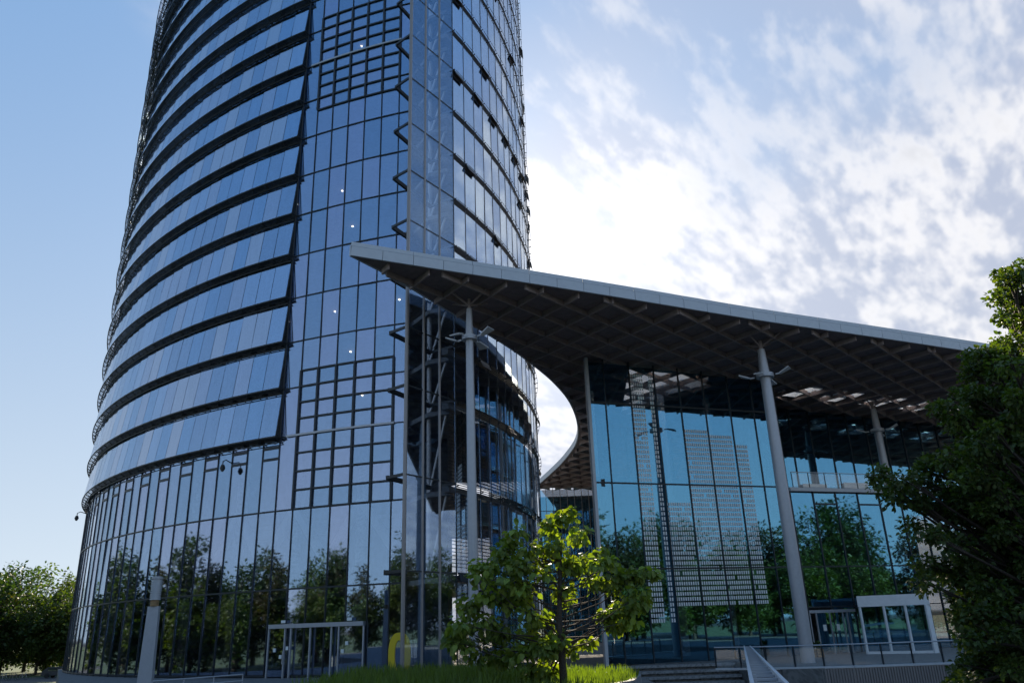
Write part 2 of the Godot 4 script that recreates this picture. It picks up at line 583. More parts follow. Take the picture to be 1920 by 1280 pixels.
	for e in [[3.4, 1], [4.5, 2], [3.6, 4], [4.4, 5], [2.6, 0], [0.6, 2], [3.5, 9]]:
		var yl: float = DECK + STOREY * (e[1] + 1) - 0.46
		var lp := on_arc(C1, R1 - 2.6, a_of.call(e[0]), yl)
		var lm := part(t, "ceiling_light", box_mesh(Vector3(0.14, 0.04, 0.14)), M.lamp, Transform3D(Basis.IDENTITY, lp))
		var ol := OmniLight3D.new()
		ol.name = "ceiling_glow"
		ol.light_energy = 0.02
		ol.light_color = Color(1.0, 0.9, 0.75)
		ol.light_size = 0.05
		ol.omni_range = 12.0
		ol.omni_attenuation = 2.0
		ol.shadow_enabled = true
		ol.position = Vector3(0, -0.08, 0)
		lm.add_child(ol, true)
	var lf := MB.new()
	lf.arcbar(C1, R1 - 9.0, R1 - 0.2, a_of.call(last), a_of.call(-0.7), 0.01, 0.06, 2.0)
	part(t, "lobby_floor", lf.done(), M.asphalt)
	build_front_shell(t)
	build_doors(t)

func build_front_shell(t: Node3D) -> void:
	var a_of := func(k: float) -> float: return EDGE2 + BAY2 * k
	var levels := [0.12, 5.55, 10.68, 15.82]
	for i in 14:
		levels.append(15.82 + 3.583 * (i + 1))
	var top: float = levels[-1]
	var last := 19
	var panes := []
	for j in levels.size() - 1:
		var y: float = levels[j]
		var y1: float = levels[j + 1]
		for k in last:
			var p := on_arc(C2, R2, a_of.call(k) + 0.04, 0)
			var q := on_arc(C2, R2, a_of.call(k + 1) - 0.04, 0)
			if j < 3:
				entry(panes, pane_at(p, q, y + 0.05, y1 - 0.55))
			else:
				entry(panes, pane_at(p, q, y + 0.06, y1 - 0.48))
		var sl := MB.new()
		for k in last:
			sl.arcbar(C2, R2 - minf(8.0, 1.0 + 0.75 * k), R2 - 0.5, a_of.call(k), a_of.call(k + 1), y1 - 0.42, y1 - 0.06, 2.0)
		part(t, "front_floor_slab", sl.done(), M.slab)
		# open grille band with folded-out vent flaps
		var gr := MB.new()
		for i in 4:
			gr.arcbar(C2, R2 - 0.03, R2 + 0.03, a_of.call(0), a_of.call(last), y1 - 0.44 + i * 0.13, y1 - 0.40 + i * 0.13, 1.9)
		for k in last + 1:
			gr.beam(on_arc(C2, R2, a_of.call(k), y1 - 0.2), on_arc(C2, R2 + 0.24, a_of.call(k), y1 - 0.1), 0.05, 0.06)
			if k < last and j >= 2:
				var f0 := on_arc(C2, R2 + 0.22, a_of.call(k + 0.12), y1 - 0.1)
				var f1 := on_arc(C2, R2 + 0.22, a_of.call(k + 0.88), y1 - 0.1)
				gr.beam(f0, f1, 0.03, 0.03)
		part(t, "grille_band", gr.done(), M.frame_dark)
		var bk := MB.new()
		for k in last:
			if (j == 9 and k % 2 == 0) or (k + j * 3) % 11 == 0:
				var p := on_arc(C2, R2 + 0.03, a_of.call(k + 0.06), 0)
				var q := on_arc(C2, R2 + 0.03, a_of.call(k + 0.94), 0)
				var e := pane_at(p, q, y1 - 0.5, y1 + 0.05, 0.25, 0.01)
				bk.box(e[1], e[0])
		part(t, "vent_flap", bk.done(), M.frame)
	put_panes(t, "front_pane", "upper_front_panes", panes, M.front)
	for k in last + 1:
		var mb := MB.new()
		mb.beam(on_arc(C2, R2 + 0.0, a_of.call(k), 0), on_arc(C2, R2 + 0.0, a_of.call(k), top), 0.06, 0.07, on_arc(Vector2.ZERO, 1.0, a_of.call(k), 0))
		part(t, "front_mullion", mb.done(), M.frame)
	var core := MB.new()
	core.arcbar(C2, R2 - 8.6, R2 - 8.0, a_of.call(9), a_of.call(last), 0, top, 2.0)
	part(t, "front_core_wall", core.done(), M.core)
	# dark louvred lower storeys behind the base panes
	var bl := MB.new()
	for j in 3:
		for i in 22:
			var y: float = levels[j] + 0.4 + i * 0.21
			if y < levels[j + 1] - 0.5 and j > 0:
				bl.arcbar(C2, R2 - 0.55, R2 - 0.40, a_of.call(0), a_of.call(last), y, y + 0.03, 1.9)
	part(t, "blind_slats", bl.done(), M.frame_dark).set_meta("kind", "stuff")
	# the free-standing glass screen at the prow
	var p1 := Vector3(-6.17, 0, -42.65)
	var p4 := on_arc(C2, R2, EDGE2, 0)
	var scr := []
	for j in levels.size() - 1:
		for k in 3:
			entry(scr, pane_at(p1.lerp(p4, k / 3.0 + 0.01), p1.lerp(p4, (k + 1) / 3.0 - 0.01), levels[j] + 0.02, levels[j + 1] - 0.02, 0.0, 0.003))
	put_panes(t, "screen_pane", "upper_screen_panes", scr, M.screen)
	for k in 3:
		var mb := MB.new()
		var p := p1.lerp(p4, k / 3.0)
		mb.tube([p, p + Vector3.UP * top], [0.11 if k == 0 else 0.08, 0.11 if k == 0 else 0.08], 8)
		part(t, "screen_post", mb.done(), M.steel_warm)
	for j in range(1, levels.size()):
		var y: float = levels[j]
		var up := Vector3.UP * y
		var tip := Vector3(-7.32, 0, -43.6) + up
		var bk := Vector3(-5.34, 0, -47.4) + up
		var mb := MB.new()
		mb.beam(p1 + up, tip, 0.10, 0.16)
		mb.beam(tip, bk, 0.16, 0.26)
		part(t, "prow_bracket", mb.done(), M.frame_dark)
		var rl := MB.new()
		rl.beam(p1 + up, p4 + up, 0.06, 0.08)
		rl.beam(p1.lerp(p4, 0.34) + up, bk, 0.03, 0.03)
		rl.beam(p1.lerp(p4, 0.67) + up, bk, 0.03, 0.03)
		rl.beam(p4 + up, bk, 0.10, 0.16)
		part(t, "screen_rail", rl.done(), M.frame)
	# floors and braces in the gap between the two shells
	var gap := PackedVector2Array([Vector2(-7.4, -51.3), Vector2(-5.6, -48.6), Vector2(-4.2, -48.0), Vector2(-4.0, -60.0), Vector2(-9.0, -60.0)])
	for j in range(1, levels.size()):
		var y: float = levels[j]
		var mb := MB.new()
		mb.slab(gap, func(_q): return y - 0.4, func(_q): return y - 0.1)
		part(t, "gap_floor", mb.done(), M.slab)
		if j < levels.size() - 1:
			var d := MB.new()
			d.beam(Vector3(-5.5, y, -48.9), Vector3(-4.4, levels[j + 1] - 0.4, -48.3), 0.12, 0.12)
			d.tube([Vector3(-5.6, y, -49.3), Vector3(-5.6, levels[j + 1] - 0.4, -49.3)], [0.16, 0.16], 8)
			part(t, "gap_brace", d.done(), M.steel)
	var sh := MB.new()
	sh.box(Transform3D(Basis.IDENTITY, Vector3(-6.6, top / 2, -56.5)), Vector3(3.4, top, 3.4))
	part(t, "lift_shaft", sh.done(), M.core)
	var gl := MB.new()
	gl.beam(on_arc(C1, R1, EDGE1 + BAY1 * 0.75, 1.0), on_arc(C1, R1 - 9, EDGE1 + BAY1 * 0.75, 1.0), 0.04, 2.0)
	part(t, "end_screen", gl.done(), M.glass[0])

func build_doors(t: Node3D) -> void:
	# entrance portal on the base glazing
	var r := R1 + 0.22
	var a0 := EDGE1 - BAY1 * 5.75
	var a1 := EDGE1 - BAY1 * 1.05
	var fr := MB.new()
	fr.arcbar(C1, R1 - 0.1, r + 0.12, a0, a1, 2.95, 3.2)
	for f in [0.0, 0.185, 0.25, 0.46, 0.68, 0.755, 1.0]:
		var a := lerpf(a0, a1, f)
		fr.beam(on_arc(C1, r, a, 0), on_arc(C1, r, a, 2.95), 0.09, 0.12, on_arc(Vector2.ZERO, 1.0, a, 0))
	var frame := part(t, "door_frame", fr.done(), M.steel)
	for f in [[0.01, 0.18], [0.76, 0.99]]:
		var e := pane_at(on_arc(C1, r, lerpf(a0, a1, f[0]), 0), on_arc(C1, r, lerpf(a0, a1, f[1]), 0), 0.08, 2.92, 0, 0.0)
		var dr := part(t, "door", box_mesh(e[0]), M.glass[2], e[1])
		var hd := MB.new()
		var hp := on_arc(C1, r + 0.12, lerpf(a0, a1, f[1] if f[0] < 0.5 else f[0]), 0)
		hd.beam(hp + Vector3(0, 0.8, 0), hp + Vector3(0, 1.6, 0), 0.04, 0.04)
		part(dr, "handle", hd.done(), M.steel)
	for s in [[0.08, 1.65], [0.22, 1.75], [0.15, 1.25], [0.84, 1.95], [0.80, 1.5], [0.16, 3.35], [0.86, 3.35]]:
		var a := lerpf(a0, a1, s[0])
		var n := on_arc(Vector2.ZERO, 1.0, a, 0)
		var big: bool = s[1] > 3
		part(frame, "notice", box_mesh(Vector3(0.34 if big else 0.2, 0.17 if big else 0.22, 0.012)), M.paper, Transform3D(Basis(Vector3.UP.cross(n), Vector3.UP, n), on_arc(C1, r + 0.05, a, s[1])))

# ---------------------------------------------------------------- canopy
func smooth_line(pts: Array, per: int) -> PackedVector2Array:
	var cv := PackedVector2Array()
	for i in pts.size() - 1:
		var p0: Vector2 = pts[maxi(i - 1, 0)]
		var p1: Vector2 = pts[i]
		var p2: Vector2 = pts[i + 1]
		var p3: Vector2 = pts[mini(i + 2, pts.size() - 1)]
		for k in per:
			cv.append(p1.cubic_interpolate(p2, p0, p3, float(k) / per))
	cv.append(pts[-1])
	return cv
var roof_front := PackedVector2Array()
var roof_inner := PackedVector2Array()
var roof_holes: Array = []
func build_canopy() -> void:
	var fp := []
	for q in [[657, 479], [752, 494], [874, 513], [980, 529], [1100, 548], [1200, 564], [1420, 600], [1640, 632], [1820, 659]]:
		var w := at_roof(q[0], q[1])
		fp.append(Vector2(w.x, w.z))
	var lastd: Vector2 = (fp[8] - fp[5]).normalized()
	fp.append(fp[8] + lastd * 18)
	fp.append(fp[8] + lastd * 34)
	roof_front = smooth_line(fp, 4)
	roof_inner = smooth_line([fp[0], Vector2(-6.44, -40.49), Vector2(-3.66, -45.56), Vector2(-0.39, -51.52), Vector2(1.55, -55.79), Vector2(3.35, -60.44), Vector2(4.99, -66.37), Vector2(6.18, -74.11), Vector2(6.62, -82.38), Vector2(5.85, -91.62), Vector2(4.58, -100.3), Vector2(2.6, -112.0)], 5)
	var poly := PackedVector2Array(roof_front)
	poly.append(Vector2(fp[10].x, -112))
	for i in range(roof_inner.size() - 1, 0, -1):
		poly.append(roof_inner[i])
	var t := thing("canopy_roof", "broad leaf-shaped canopy roof with pale metal edge and dark ribbed underside", "canopy", Vector3(16, 0, -56))
	# skylight wells, in pairs along the second row of columns
	var ux := Vector2(0.94, -0.34)
	var uz := Vector2(0.34, 0.94)
	for c in [Vector2(23.65, -62.3), Vector2(27.6, -63.7), Vector2(31.8, -65.1), Vector2(35.9, -66.5), Vector2(40.0, -67.9), Vector2(44.1, -69.3)]:
		for o in [-0.78, 0.78]:
			var m: Vector2 = c + uz * o * 1.0 + ux * o * 0.35
			var hole := PackedVector2Array()
			for s in [[-1, -1], [1, -1], [1, 1], [-1, 1]]:
				hole.append(m + ux * s[0] * 1.05 + uz * s[1] * 0.62)
			roof_holes.append(hole)
	roof_holes.append(PackedVector2Array([Vector2(8.8, -56.5), Vector2(9.9, -70), Vector2(11.2, -70), Vector2(12.3, -64.2), Vector2(15.8, -60.2), Vector2(15.3, -58.3)]))
	# split the roof along lines through the wells so that each piece is a simple outline
	var cuts := [poly]
	for o in [-0.78, 0.78]:
		var a: Vector2 = Vector2(23.65, -62.3) + uz * o + ux * o * 0.35
		var dirv := Vector2(4.07, -1.4).normalized()
		var nrm := Vector2(-dirv.y, dirv.x)
		var nextc := []
		for pc in cuts:
			for s in [1.0, -1.0]:
				var half := PackedVector2Array([a - dirv * 200, a + dirv * 200, a + dirv * 200 + nrm * 200 * s, a - dirv * 200 + nrm * 200 * s])
				nextc.append_array(Geometry2D.intersect_polygons(pc, half))
		cuts = nextc
	var pieces := []
	for pc in cuts:
		var work := [pc]
		for hole in roof_holes:
			var nx := []
			for w in work:
				for r in Geometry2D.clip_polygons(w, hole):
					if not Geometry2D.is_polygon_clockwise(r):
						nx.append(r)
			work = nx
		pieces.append_array(work)
	for pc in pieces:
		var mb := MB.new()
		mb.slab(pc, func(q): return roof_y(q.x) + 0.02, func(q): return roof_y(q.x) + 0.60)
		part(t, "roof_deck", mb.done(), M.soffit)
	for hole in roof_holes:
		var mb := MB.new()
		for i in hole.size():
			var a: Vector2 = hole[i]
			var b: Vector2 = hole[(i + 1) % hole.size()]
			var ya := roof_y(a.x)
			mb.beam(Vector3(a.x, ya + 0.4, a.y), Vector3(b.x, roof_y(b.x) + 0.4, b.y), 0.06, 0.95)
		part(t, "skylight_well", mb.done(), M.white)
	# ribs of the coffered soffit
	var dirs := [Vector2(0.69, -0.72), Vector2(0.55, 0.83)]
	var inside: PackedVector2Array = Geometry2D.offset_polygon(poly, -0.25)[0]
	for di in 2:
		var dv: Vector2 = dirs[di].normalized()
		var nv := Vector2(-dv.y, dv.x)
		for i in range(-60, 61):
			var o := Vector2(16, -60) + nv * i * 2.2
			var runs := Geometry2D.intersect_polyline_with_polygon(PackedVector2Array([o - dv * 120, o + dv * 120]), inside)
			for run in runs:
				var a: Vector2 = run[0]
				var b: Vector2 = run[run.size() - 1]
				if a.distance_to(b) < 0.5 or minf(a.x, b.x) > 58:
					continue
				var mb := MB.new()
				mb.beam(Vector3(a.x, roof_y(a.x) - 0.14 - 0.01 * di, a.y), Vector3(b.x, roof_y(b.x) - 0.14 - 0.01 * di, b.y), 0.11, 0.36)
				part(t, "soffit_rib", mb.done(), M.rib)
	# pale edge: fascia panels below, a set-back cap above
	var edge := func(line: PackedVector2Array, called: String, y0: float, y1: float, outw: float, pitch: float, mat: Material) -> void:
		var total := 0.0
		for i in line.size() - 1:
			total += line[i].distance_to(line[i + 1])
		var at := func(s: float) -> Vector2:
			var left := s
			for i in line.size() - 1:
				var l := line[i].distance_to(line[i + 1])
				if left <= l:
					return line[i].lerp(line[i + 1], left / l)
				left -= l
			return line[line.size() - 1]
		var m := int(total / pitch)
		for i in m:
			var mb := MB.new()
			for q in 2:
				var a: Vector2 = at.call(i * pitch + q * pitch / 2 + (0.012 if q == 0 else 0.0))
				var b: Vector2 = at.call(i * pitch + (q + 1) * pitch / 2 - (0.012 if q == 1 else 0.0))
				var nn := Vector2(-(b - a).y, (b - a).x).normalized() * outw
				var ym := (y0 + y1) / 2
				mb.beam(Vector3(a.x + nn.x, roof_y(a.x) + ym, a.y + nn.y), Vector3(b.x + nn.x, roof_y(b.x) + ym, b.y + nn.y), 0.12, y1 - y0)
			part(t, called, mb.done(), mat)
	edge.call(roof_front, "fascia_panel", -0.05, 0.52, 0.10, 1.7, M.alu)
	edge.call(roof_front, "edge_cap", 0.57, 0.80, 0.03, 3.4, M.alu)
	edge.call(roof_inner, "inner_fascia_panel", 0.0, 0.66, -0.05, 1.7, M.alu)
	# round columns with floodlights
	for c in [[Vector3(-2.48, 0, -42.59), 0.27, 13.0, "slim pale steel column carrying the pointed end of the canopy"], [Vector3(16.78, 0, -49.54), 0.40, 13.0, "thick pale steel column standing in front of the glazed hall corner"],
			[Vector3(30.64, 0, -64.57), 0.36, 13.0, "steel column rising behind the balcony beside the oak"]]:
		var p: Vector3 = c[0]
		var rad: float = c[1]
		var hy := roof_y(p.x)
		var o := thing("canopy_column", c[3], "column", p, "columns under the canopy")
		var mb := MB.new()
		mb.tube([p, p + Vector3.UP * 6, p + Vector3.UP * (hy - 2.4), p + Vector3.UP * (hy - 0.9)], [rad, rad, rad * 0.82, rad * 0.6], 24)
		part(o, "shaft", mb.done(), M.steel)
		var hd := MB.new()
		hd.tube([p + Vector3.UP * (hy - 0.9), p + Vector3.UP * (hy - 0.25)], [rad * 0.35, rad * 0.35], 12)
		for q in 4:
			var a := PI / 4 + q * PI / 2
			hd.beam(p + Vector3.UP * (hy - 0.7), p + Vector3(cos(a) * 1.5, hy - 0.12 - p.y, sin(a) * 1.5), 0.06, 0.10)
		part(o, "head_bracket", hd.done(), M.rib)
		var ring := MB.new()
		var ly := hy - 2.75
		ring.tube([p + Vector3.UP * (ly - 0.13), p + Vector3.UP * (ly + 0.13)], [rad + 0.18, rad + 0.18], 20)
		part(o, "lamp_ring", ring.done(), M.steel)
		for q in 4:
			var a := 0.55 + q * PI / 2
			var dv := Vector3(cos(a), 0, sin(a))
			var fl := MB.new()
			fl.beam(p + Vector3.UP * ly + dv * (rad + 0.3), p + Vector3.UP * ly + dv * (rad + 0.6), 0.10, 0.08)
			var bz := (dv + Vector3.UP * (0.45 if q % 2 == 0 else -0.3)).normalized()
			var bx := Vector3.UP.cross(bz).normalized()
			var tf := Transform3D(Basis(bx, bz.cross(bx), bz), p + Vector3.UP * (ly + (0.16 if q % 2 == 0 else -0.12)) + dv * (rad + 0.95))
			fl.hexa([tf * Vector3(-0.15, -0.03, -0.40), tf * Vector3(-0.33, -0.05, 0.32), tf * Vector3(0.33, -0.05, 0.32), tf * Vector3(0.15, -0.03, -0.40),
				tf * Vector3(-0.15, 0.05, -0.40), tf * Vector3(-0.33, 0.03, 0.32), tf * Vector3(0.33, 0.03, 0.32), tf * Vector3(0.15, 0.05, -0.40)])
			part(o, "floodlight", fl.done(), M.alu)

# ---------------------------------------------------------------- glazed hall under the canopy
func build_hall() -> void:
	var t := thing("glazed_hall", "tall blue glazed hall with dotted glass panels standing under the canopy", "building", Vector3(14, 0, -57))
	var pa := Vector3(5.39, 0, -53.74)
	var dv := Vector3(0.9467, 0, -0.3222)
	var along := func(s: float) -> Vector3: return pa + dv * s
	var ss := [0.0, 1.27, 3.33, 5.39, 7.42, 9.49, 11.65, 13.73, 15.8]
	var ys := [0.0, 5.94, 11.71, 17.46]
	var panes := []
	var lower := []
	for i in 8:
		var p: Vector3 = along.call(ss[i] + 0.03)
		var q: Vector3 = along.call(ss[i + 1] - 0.03)
		var yt := roof_y((p.x + q.x) / 2) - 0.35
		for j in 4:
			entry(panes, pane_at(p, q, ys[j] + 0.03, (ys[j + 1] if j < 3 else yt) - 0.03, 0, 0.0025))
	for i in 13:
		var s := 15.9 + i * 2.06
		var p: Vector3 = along.call(s + 0.03)
		var q: Vector3 = along.call(s + 2.03)
		if i % 2 == 1:
			entry(lower, pane_at(p, q, 10.55, 11.3, 0, 0.0025))
			entry(lower, pane_at(p, q, 5.97, 10.45, 0, 0.0025))
		else:
			entry(lower, pane_at(p, q, 5.97, 11.3, 0, 0.0025))
		entry(lower, pane_at(p, q, 3.2, 5.9, 0, 0.0025))
		if i != 0:
			entry(lower, pane_at(p, q, 0.05, 3.1, 0, 0.0025))
	put_panes(t, "hall_pane", "far_hall_panes", panes, M.hall)
	put_panes(t, "wing_pane", "far_wing_panes", lower, M.hall)
	for i in ss.size():
		var p: Vector3 = along.call(ss[i])
		var mb := MB.new()
		if i == 0:
			mb.beam(p + Vector3(-0.05, 0, 0), p + Vector3(-0.05, roof_y(p.x) - 0.1, 0), 0.22, 0.22, dv)
		else:
			mb.beam(p, p + Vector3.UP * (roof_y(p.x) - 0.1), 0.07, 0.16, Vector3(0.322, 0, 0.947))
		part(t, "corner_post" if i == 0 else "hall_mullion", mb.done(), M.alu if i == 0 else M.frame)
	for j in [1, 2, 3]:
		var mb := MB.new()
		mb.beam(along.call(0.1) + Vector3.UP * ys[j], along.call(15.8) + Vector3.UP * ys[j], 0.12, 0.11)
		part(t, "hall_transom", mb.done(), M.frame)
	for i in 14:
		var p: Vector3 = along.call(15.9 + i * 2.06)
		var mb := MB.new()
		mb.beam(p, p + Vector3.UP * 11.4, 0.09, 0.16, Vector3(0.322, 0, 0.947))
		part(t, "wing_mullion", mb.done(), M.frame)
		if i % 2 == 1:
			var fr := MB.new()
			fr.beam(p + Vector3.UP * 10.5, p + dv * 2.06 + Vector3.UP * 10.5, 0.14, 0.12)
			fr.beam(p + Vector3.UP * 11.33, p + dv * 2.06 + Vector3.UP * 11.33, 0.14, 0.07)
			part(t, "vent_frame", fr.done(), M.frame)
	for y in [5.94, 3.15]:
		var mb := MB.new()
		mb.beam(along.call(15.95) + Vector3.UP * y, along.call(42.0) + Vector3.UP * y, 0.12, 0.09)
		part(t, "wing_transom", mb.done(), M.frame)
	# balcony over the lower wing, glass balustrade, set-back upper glazing
	var back := Vector3(-0.3222, 0, -0.9467)
	var deck := MB.new()
	var d0: Vector3 = along.call(15.8)
	var d1: Vector3 = along.call(43.0)
	deck.slab(PackedVector2Array([Vector2(d0.x, d0.z) + Vector2(0.1, 0.29), Vector2(d1.x, d1.z) + Vector2(0.1, 0.29), Vector2((d1 + back * 6.6).x, (d1 + back * 6.6).z), Vector2((d0 + back * 6.6).x, (d0 + back * 6.6).z)]), func(_q): return 11.4, func(_q): return 11.68)
	part(t, "balcony_deck", deck.done(), M.alu)
	for i in 18:
		var p: Vector3 = along.call(16.2 + i * 1.5) + Vector3(0.05, 0, 0.12)
		var e := pane_at(p + dv * 0.03, p + dv * 1.47, 11.75, 12.75, 0, 0.002)
		part(t, "balustrade_pane", box_mesh(e[0]), M.clear, e[1])
		var po := MB.new()
		po.beam(p + Vector3.UP * 11.68, p + Vector3.UP * 12.85, 0.05, 0.05)
		part(t, "balustrade_post", po.done(), M.frame)
	var br := MB.new()
	br.beam(along.call(16.2) + Vector3(0.05, 12.85, 0.12), along.call(43.2) + Vector3(0.05, 12.85, 0.12), 0.06, 0.05)
	part(t, "balustrade_rail", br.done(), M.steel)
	var up := []
	for i in 13:
		var p: Vector3 = along.call(15.9 + i * 2.06) + back * 6.5
		var q: Vector3 = p + dv * 2.0
		var yt := roof_y(p.x) - 0.3
		entry(up, pane_at(p, q, 11.75, 15.9, 0, 0.0025))
		entry(up, pane_at(p, q, 16.0, yt, 0, 0.0025))
		var mb := MB.new()
		mb.beam(p - dv * 0.03 + Vector3.UP * 11.7, p - dv * 0.03 + Vector3.UP * yt, 0.08, 0.2, Vector3(0.322, 0, 0.947))
		part(t, "upper_mullion", mb.done(), M.frame)
	put_panes(t, "upper_pane", "far_upper_panes", up, M.hall)
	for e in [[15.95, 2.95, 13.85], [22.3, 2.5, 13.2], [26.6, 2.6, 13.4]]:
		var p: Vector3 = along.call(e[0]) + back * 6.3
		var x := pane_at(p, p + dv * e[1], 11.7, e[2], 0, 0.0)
		part(t, "sky_white_door", box_mesh(x[0]), M.white, x[1])  # opaque white stands in for the bright sky mirrored in these doors
	# body: side walls, floors, back wall with a glazed clerestory
	var far: Vector3 = along.call(43.0)
	var ret := MB.new()
	var rp := d0 + back * 0.1
	ret.beam(rp + Vector3.UP * 16, rp + back * 6.4 + Vector3.UP * 16, 0.06, 8.6)
	part(t, "return_wall", ret.done(), M.inner)
	for y in [0.12, 5.75, 11.3]:
		var mb := MB.new()
		var q0: Vector3 = along.call(0.25) + back * (0.3 if y < 1 else 4.5) + dv * (0.0 if y < 1 else 2.6)
		var q1: Vector3 = along.call(15.7) + back * (0.3 if y < 1 else 4.5)
		var q2: Vector3 = along.call(15.7) + back * 16
		var q3: Vector3 = along.call(8.2) + back * 16
		mb.slab(PackedVector2Array([Vector2(q0.x, q0.z), Vector2(q1.x, q1.z), Vector2(q2.x, q2.z), Vector2(q3.x, q3.z)]), func(_q): return y - 0.1 - 0.2 * float(y > 1), func(_q): return y)
		part(t, "hall_floor", mb.done(), M.slab)
	for y in [0.1, 5.7]:
		var mb := MB.new()
		var q0: Vector3 = along.call(15.95) + back * 0.3
		var q1: Vector3 = far + back * 0.3
		mb.slab(PackedVector2Array([Vector2(q0.x, q0.z), Vector2(q1.x, q1.z), Vector2((q1 + back * 14).x, (q1 + back * 14).z), Vector2((q0 + back * 14).x, (q0 + back * 14).z)]), func(_q): return y - 0.1 - 0.2 * float(y > 1), func(_q): return y)
		part(t, "wing_floor", mb.done(), M.slab)
	var bw := MB.new()
	bw.beam(along.call(8.2) + back * 16 + Vector3.UP * 7.6, far + back * 16 + Vector3.UP * 7.6, 0.3, 15.2)
	part(t, "back_wall", bw.done(), M.core)
	var cl := MB.new()
	for i in 6:
		var a: Vector3 = along.call(8.4 + i * 2.4) + back * 16
		cl.beam(a + Vector3.UP * 15.2, a + Vector3.UP * 20.0, 0.16, 0.16)
		cl.beam(a + Vector3.UP * 15.4, a + dv * 2.4 + Vector3.UP * 19.6, 0.14, 0.14)
	cl.beam(along.call(8.3) + back * 16 + Vector3.UP * 17.6, along.call(22) + back * 16 + Vector3.UP * 17.6, 0.16, 0.2)
	part(t, "clerestory_truss", cl.done(), M.frame_dark)
	var uw := MB.new()
	uw.beam(along.call(22) + back * 16.2 + Vector3.UP * 17.4, far + back * 16.2 + Vector3.UP * 17.4, 0.3, 5.2)
	uw.beam(along.call(16) + back * 12 + Vector3.UP * 15.6, far + back * 12 + Vector3.UP * 15.6, 0.2, 8.4)
	part(t, "upper_back_wall", uw.done(), M.core)
	for s in [2.6, 8.9, 13.2]:
		var p: Vector3 = along.call(s) + back * 5.5
		var mb := MB.new()
		mb.tube([p, p + Vector3.UP * 20.0], [0.32, 0.28], 16)
		part(t, "hall_column", mb.done(), M.white)
	# rows of small printed rectangles on the dotted panels
	var dots := MB.new()
	var nrm := Vector3(0.3222, 0, 0.9467)
	for blk in [[3.45, 4.45, 0.5, 20.0], [4.95, 5.3, 0.5, 20.0], [5.45, 7.3, 3.3, 10.6], [7.55, 9.4, 3.3, 15.7], [9.6, 11.55, 3.3, 15.6], [11.75, 12.75, 3.3, 14.8]]:
		var s: float = blk[0]
		while s < blk[1]:
			var y: float = 2.6
			while y < blk[3]:
				if y > blk[2] and rng.randf() > 0.015:
					var p: Vector3 = along.call(s) + nrm * 0.03 + Vector3.UP * y
					dots.box(Transform3D(Basis(dv, Vector3.UP, nrm), p), Vector3(0.105, 0.235, 0.012))
				y += 0.335
			s += 0.178
	var dp := part(t, "printed_dots", dots.done(), M.white)
	dp.set_meta("kind", "stuff")
	# receding side of the hall towards the tower
	var side := []
	var sa := pa + Vector3(-0.15, 0, -0.15)
	var sb := Vector3(11.4, 0, -104)
	var len := sa.distance_to(sb)
	var dw := (sb - sa).normalized()
	for i in 22:
		var p := sa + dw * (i + 1) * 2.2
		var q := sa + dw * i * 2.2
		for yy in [[0.1, 5.9], [6.0, 11.6], [11.8, 17.4], [17.5, 20.6]]:
			entry(side, pane_at(p + dw * -0.03, q + dw * 0.03, yy[0], yy[1], 0, 0.003))
		var mb := MB.new()
		mb.beam(q, q + Vector3.UP * 20.8, 0.08, 0.16, Vector3.RIGHT)
		part(t, "side_mullion", mb.done(), M.steel_warm)
	put_panes(t, "side_pane", "far_side_panes", side, M.hall)
	for y in [5.95, 11.7]:
		var mb := MB.new()
		mb.beam(sa + Vector3(0.4, y, 0), sb + Vector3(0.4, y, 0), 0.9, 0.5)
		part(t, "side_floor_edge", mb.done(), M.frame_dark)
	var sw := MB.new()
	sw.beam(sa + Vector3(5, 8, -20), sb + Vector3(4, 8, 0), 0.2, 16)
	part(t, "inner_side_wall", sw.done(), M.core)
	# far facade closing the passage between hall and tower
	var ff := thing("far_facade", "dark far glass facade with thin mullions seen through the passage under the canopy", "building", Vector3(4, 0, -110))
	var fl := []
	for i in 16:
		var p := Vector3(-4.0 + i * 1.0, 0, -110.0)
		for yy in [[0.1, 3.6], [3.7, 7.2], [7.3, 10.8], [10.9, 14.4], [14.5, 17.4], [17.5, 20.4]]:
			entry(fl, pane_at(p + Vector3(0.03, 0, 0), p + Vector3(0.97, 0, 0), yy[0], yy[1], 0, 0.004))
		var mb := MB.new()
		mb.beam(p, p + Vector3.UP * 20.6, 0.07, 0.2, Vector3.BACK)
		part(ff, "mullion", mb.done(), M.steel_warm)
	put_panes(ff, "facade_pane", "far_facade_panes", fl, M.hall)
	for y in [3.65, 7.25, 10.85, 14.45]:
		part(ff, "floor_edge", box_mesh(Vector3(16, 0.5, 6)), M.slab, Transform3D(Basis.IDENTITY, Vector3(4, y, -113.2)))
	part(ff, "rear_wall", box_mesh(Vector3(16, 20.4, 0.3)), M.inner, Transform3D(Basis.IDENTITY, Vector3(4, 10.2, -116.6)))
	# doors and porch
	var dp0: Vector3 = along.call(15.9) + nrm * 0.06
	var df := MB.new()
	df.beam(dp0 + Vector3.UP * 2.85, dp0 + dv * 4.0 + Vector3.UP * 2.85, 0.2, 0.2)
	for s in [0.05, 0.6, 1.75, 2.9, 3.3]:
		df.beam(dp0 + dv * s, dp0 + dv * s + Vector3.UP * 2.8, 0.08, 0.1)
	var frame := part(t, "door_frame", df.done(), M.steel)
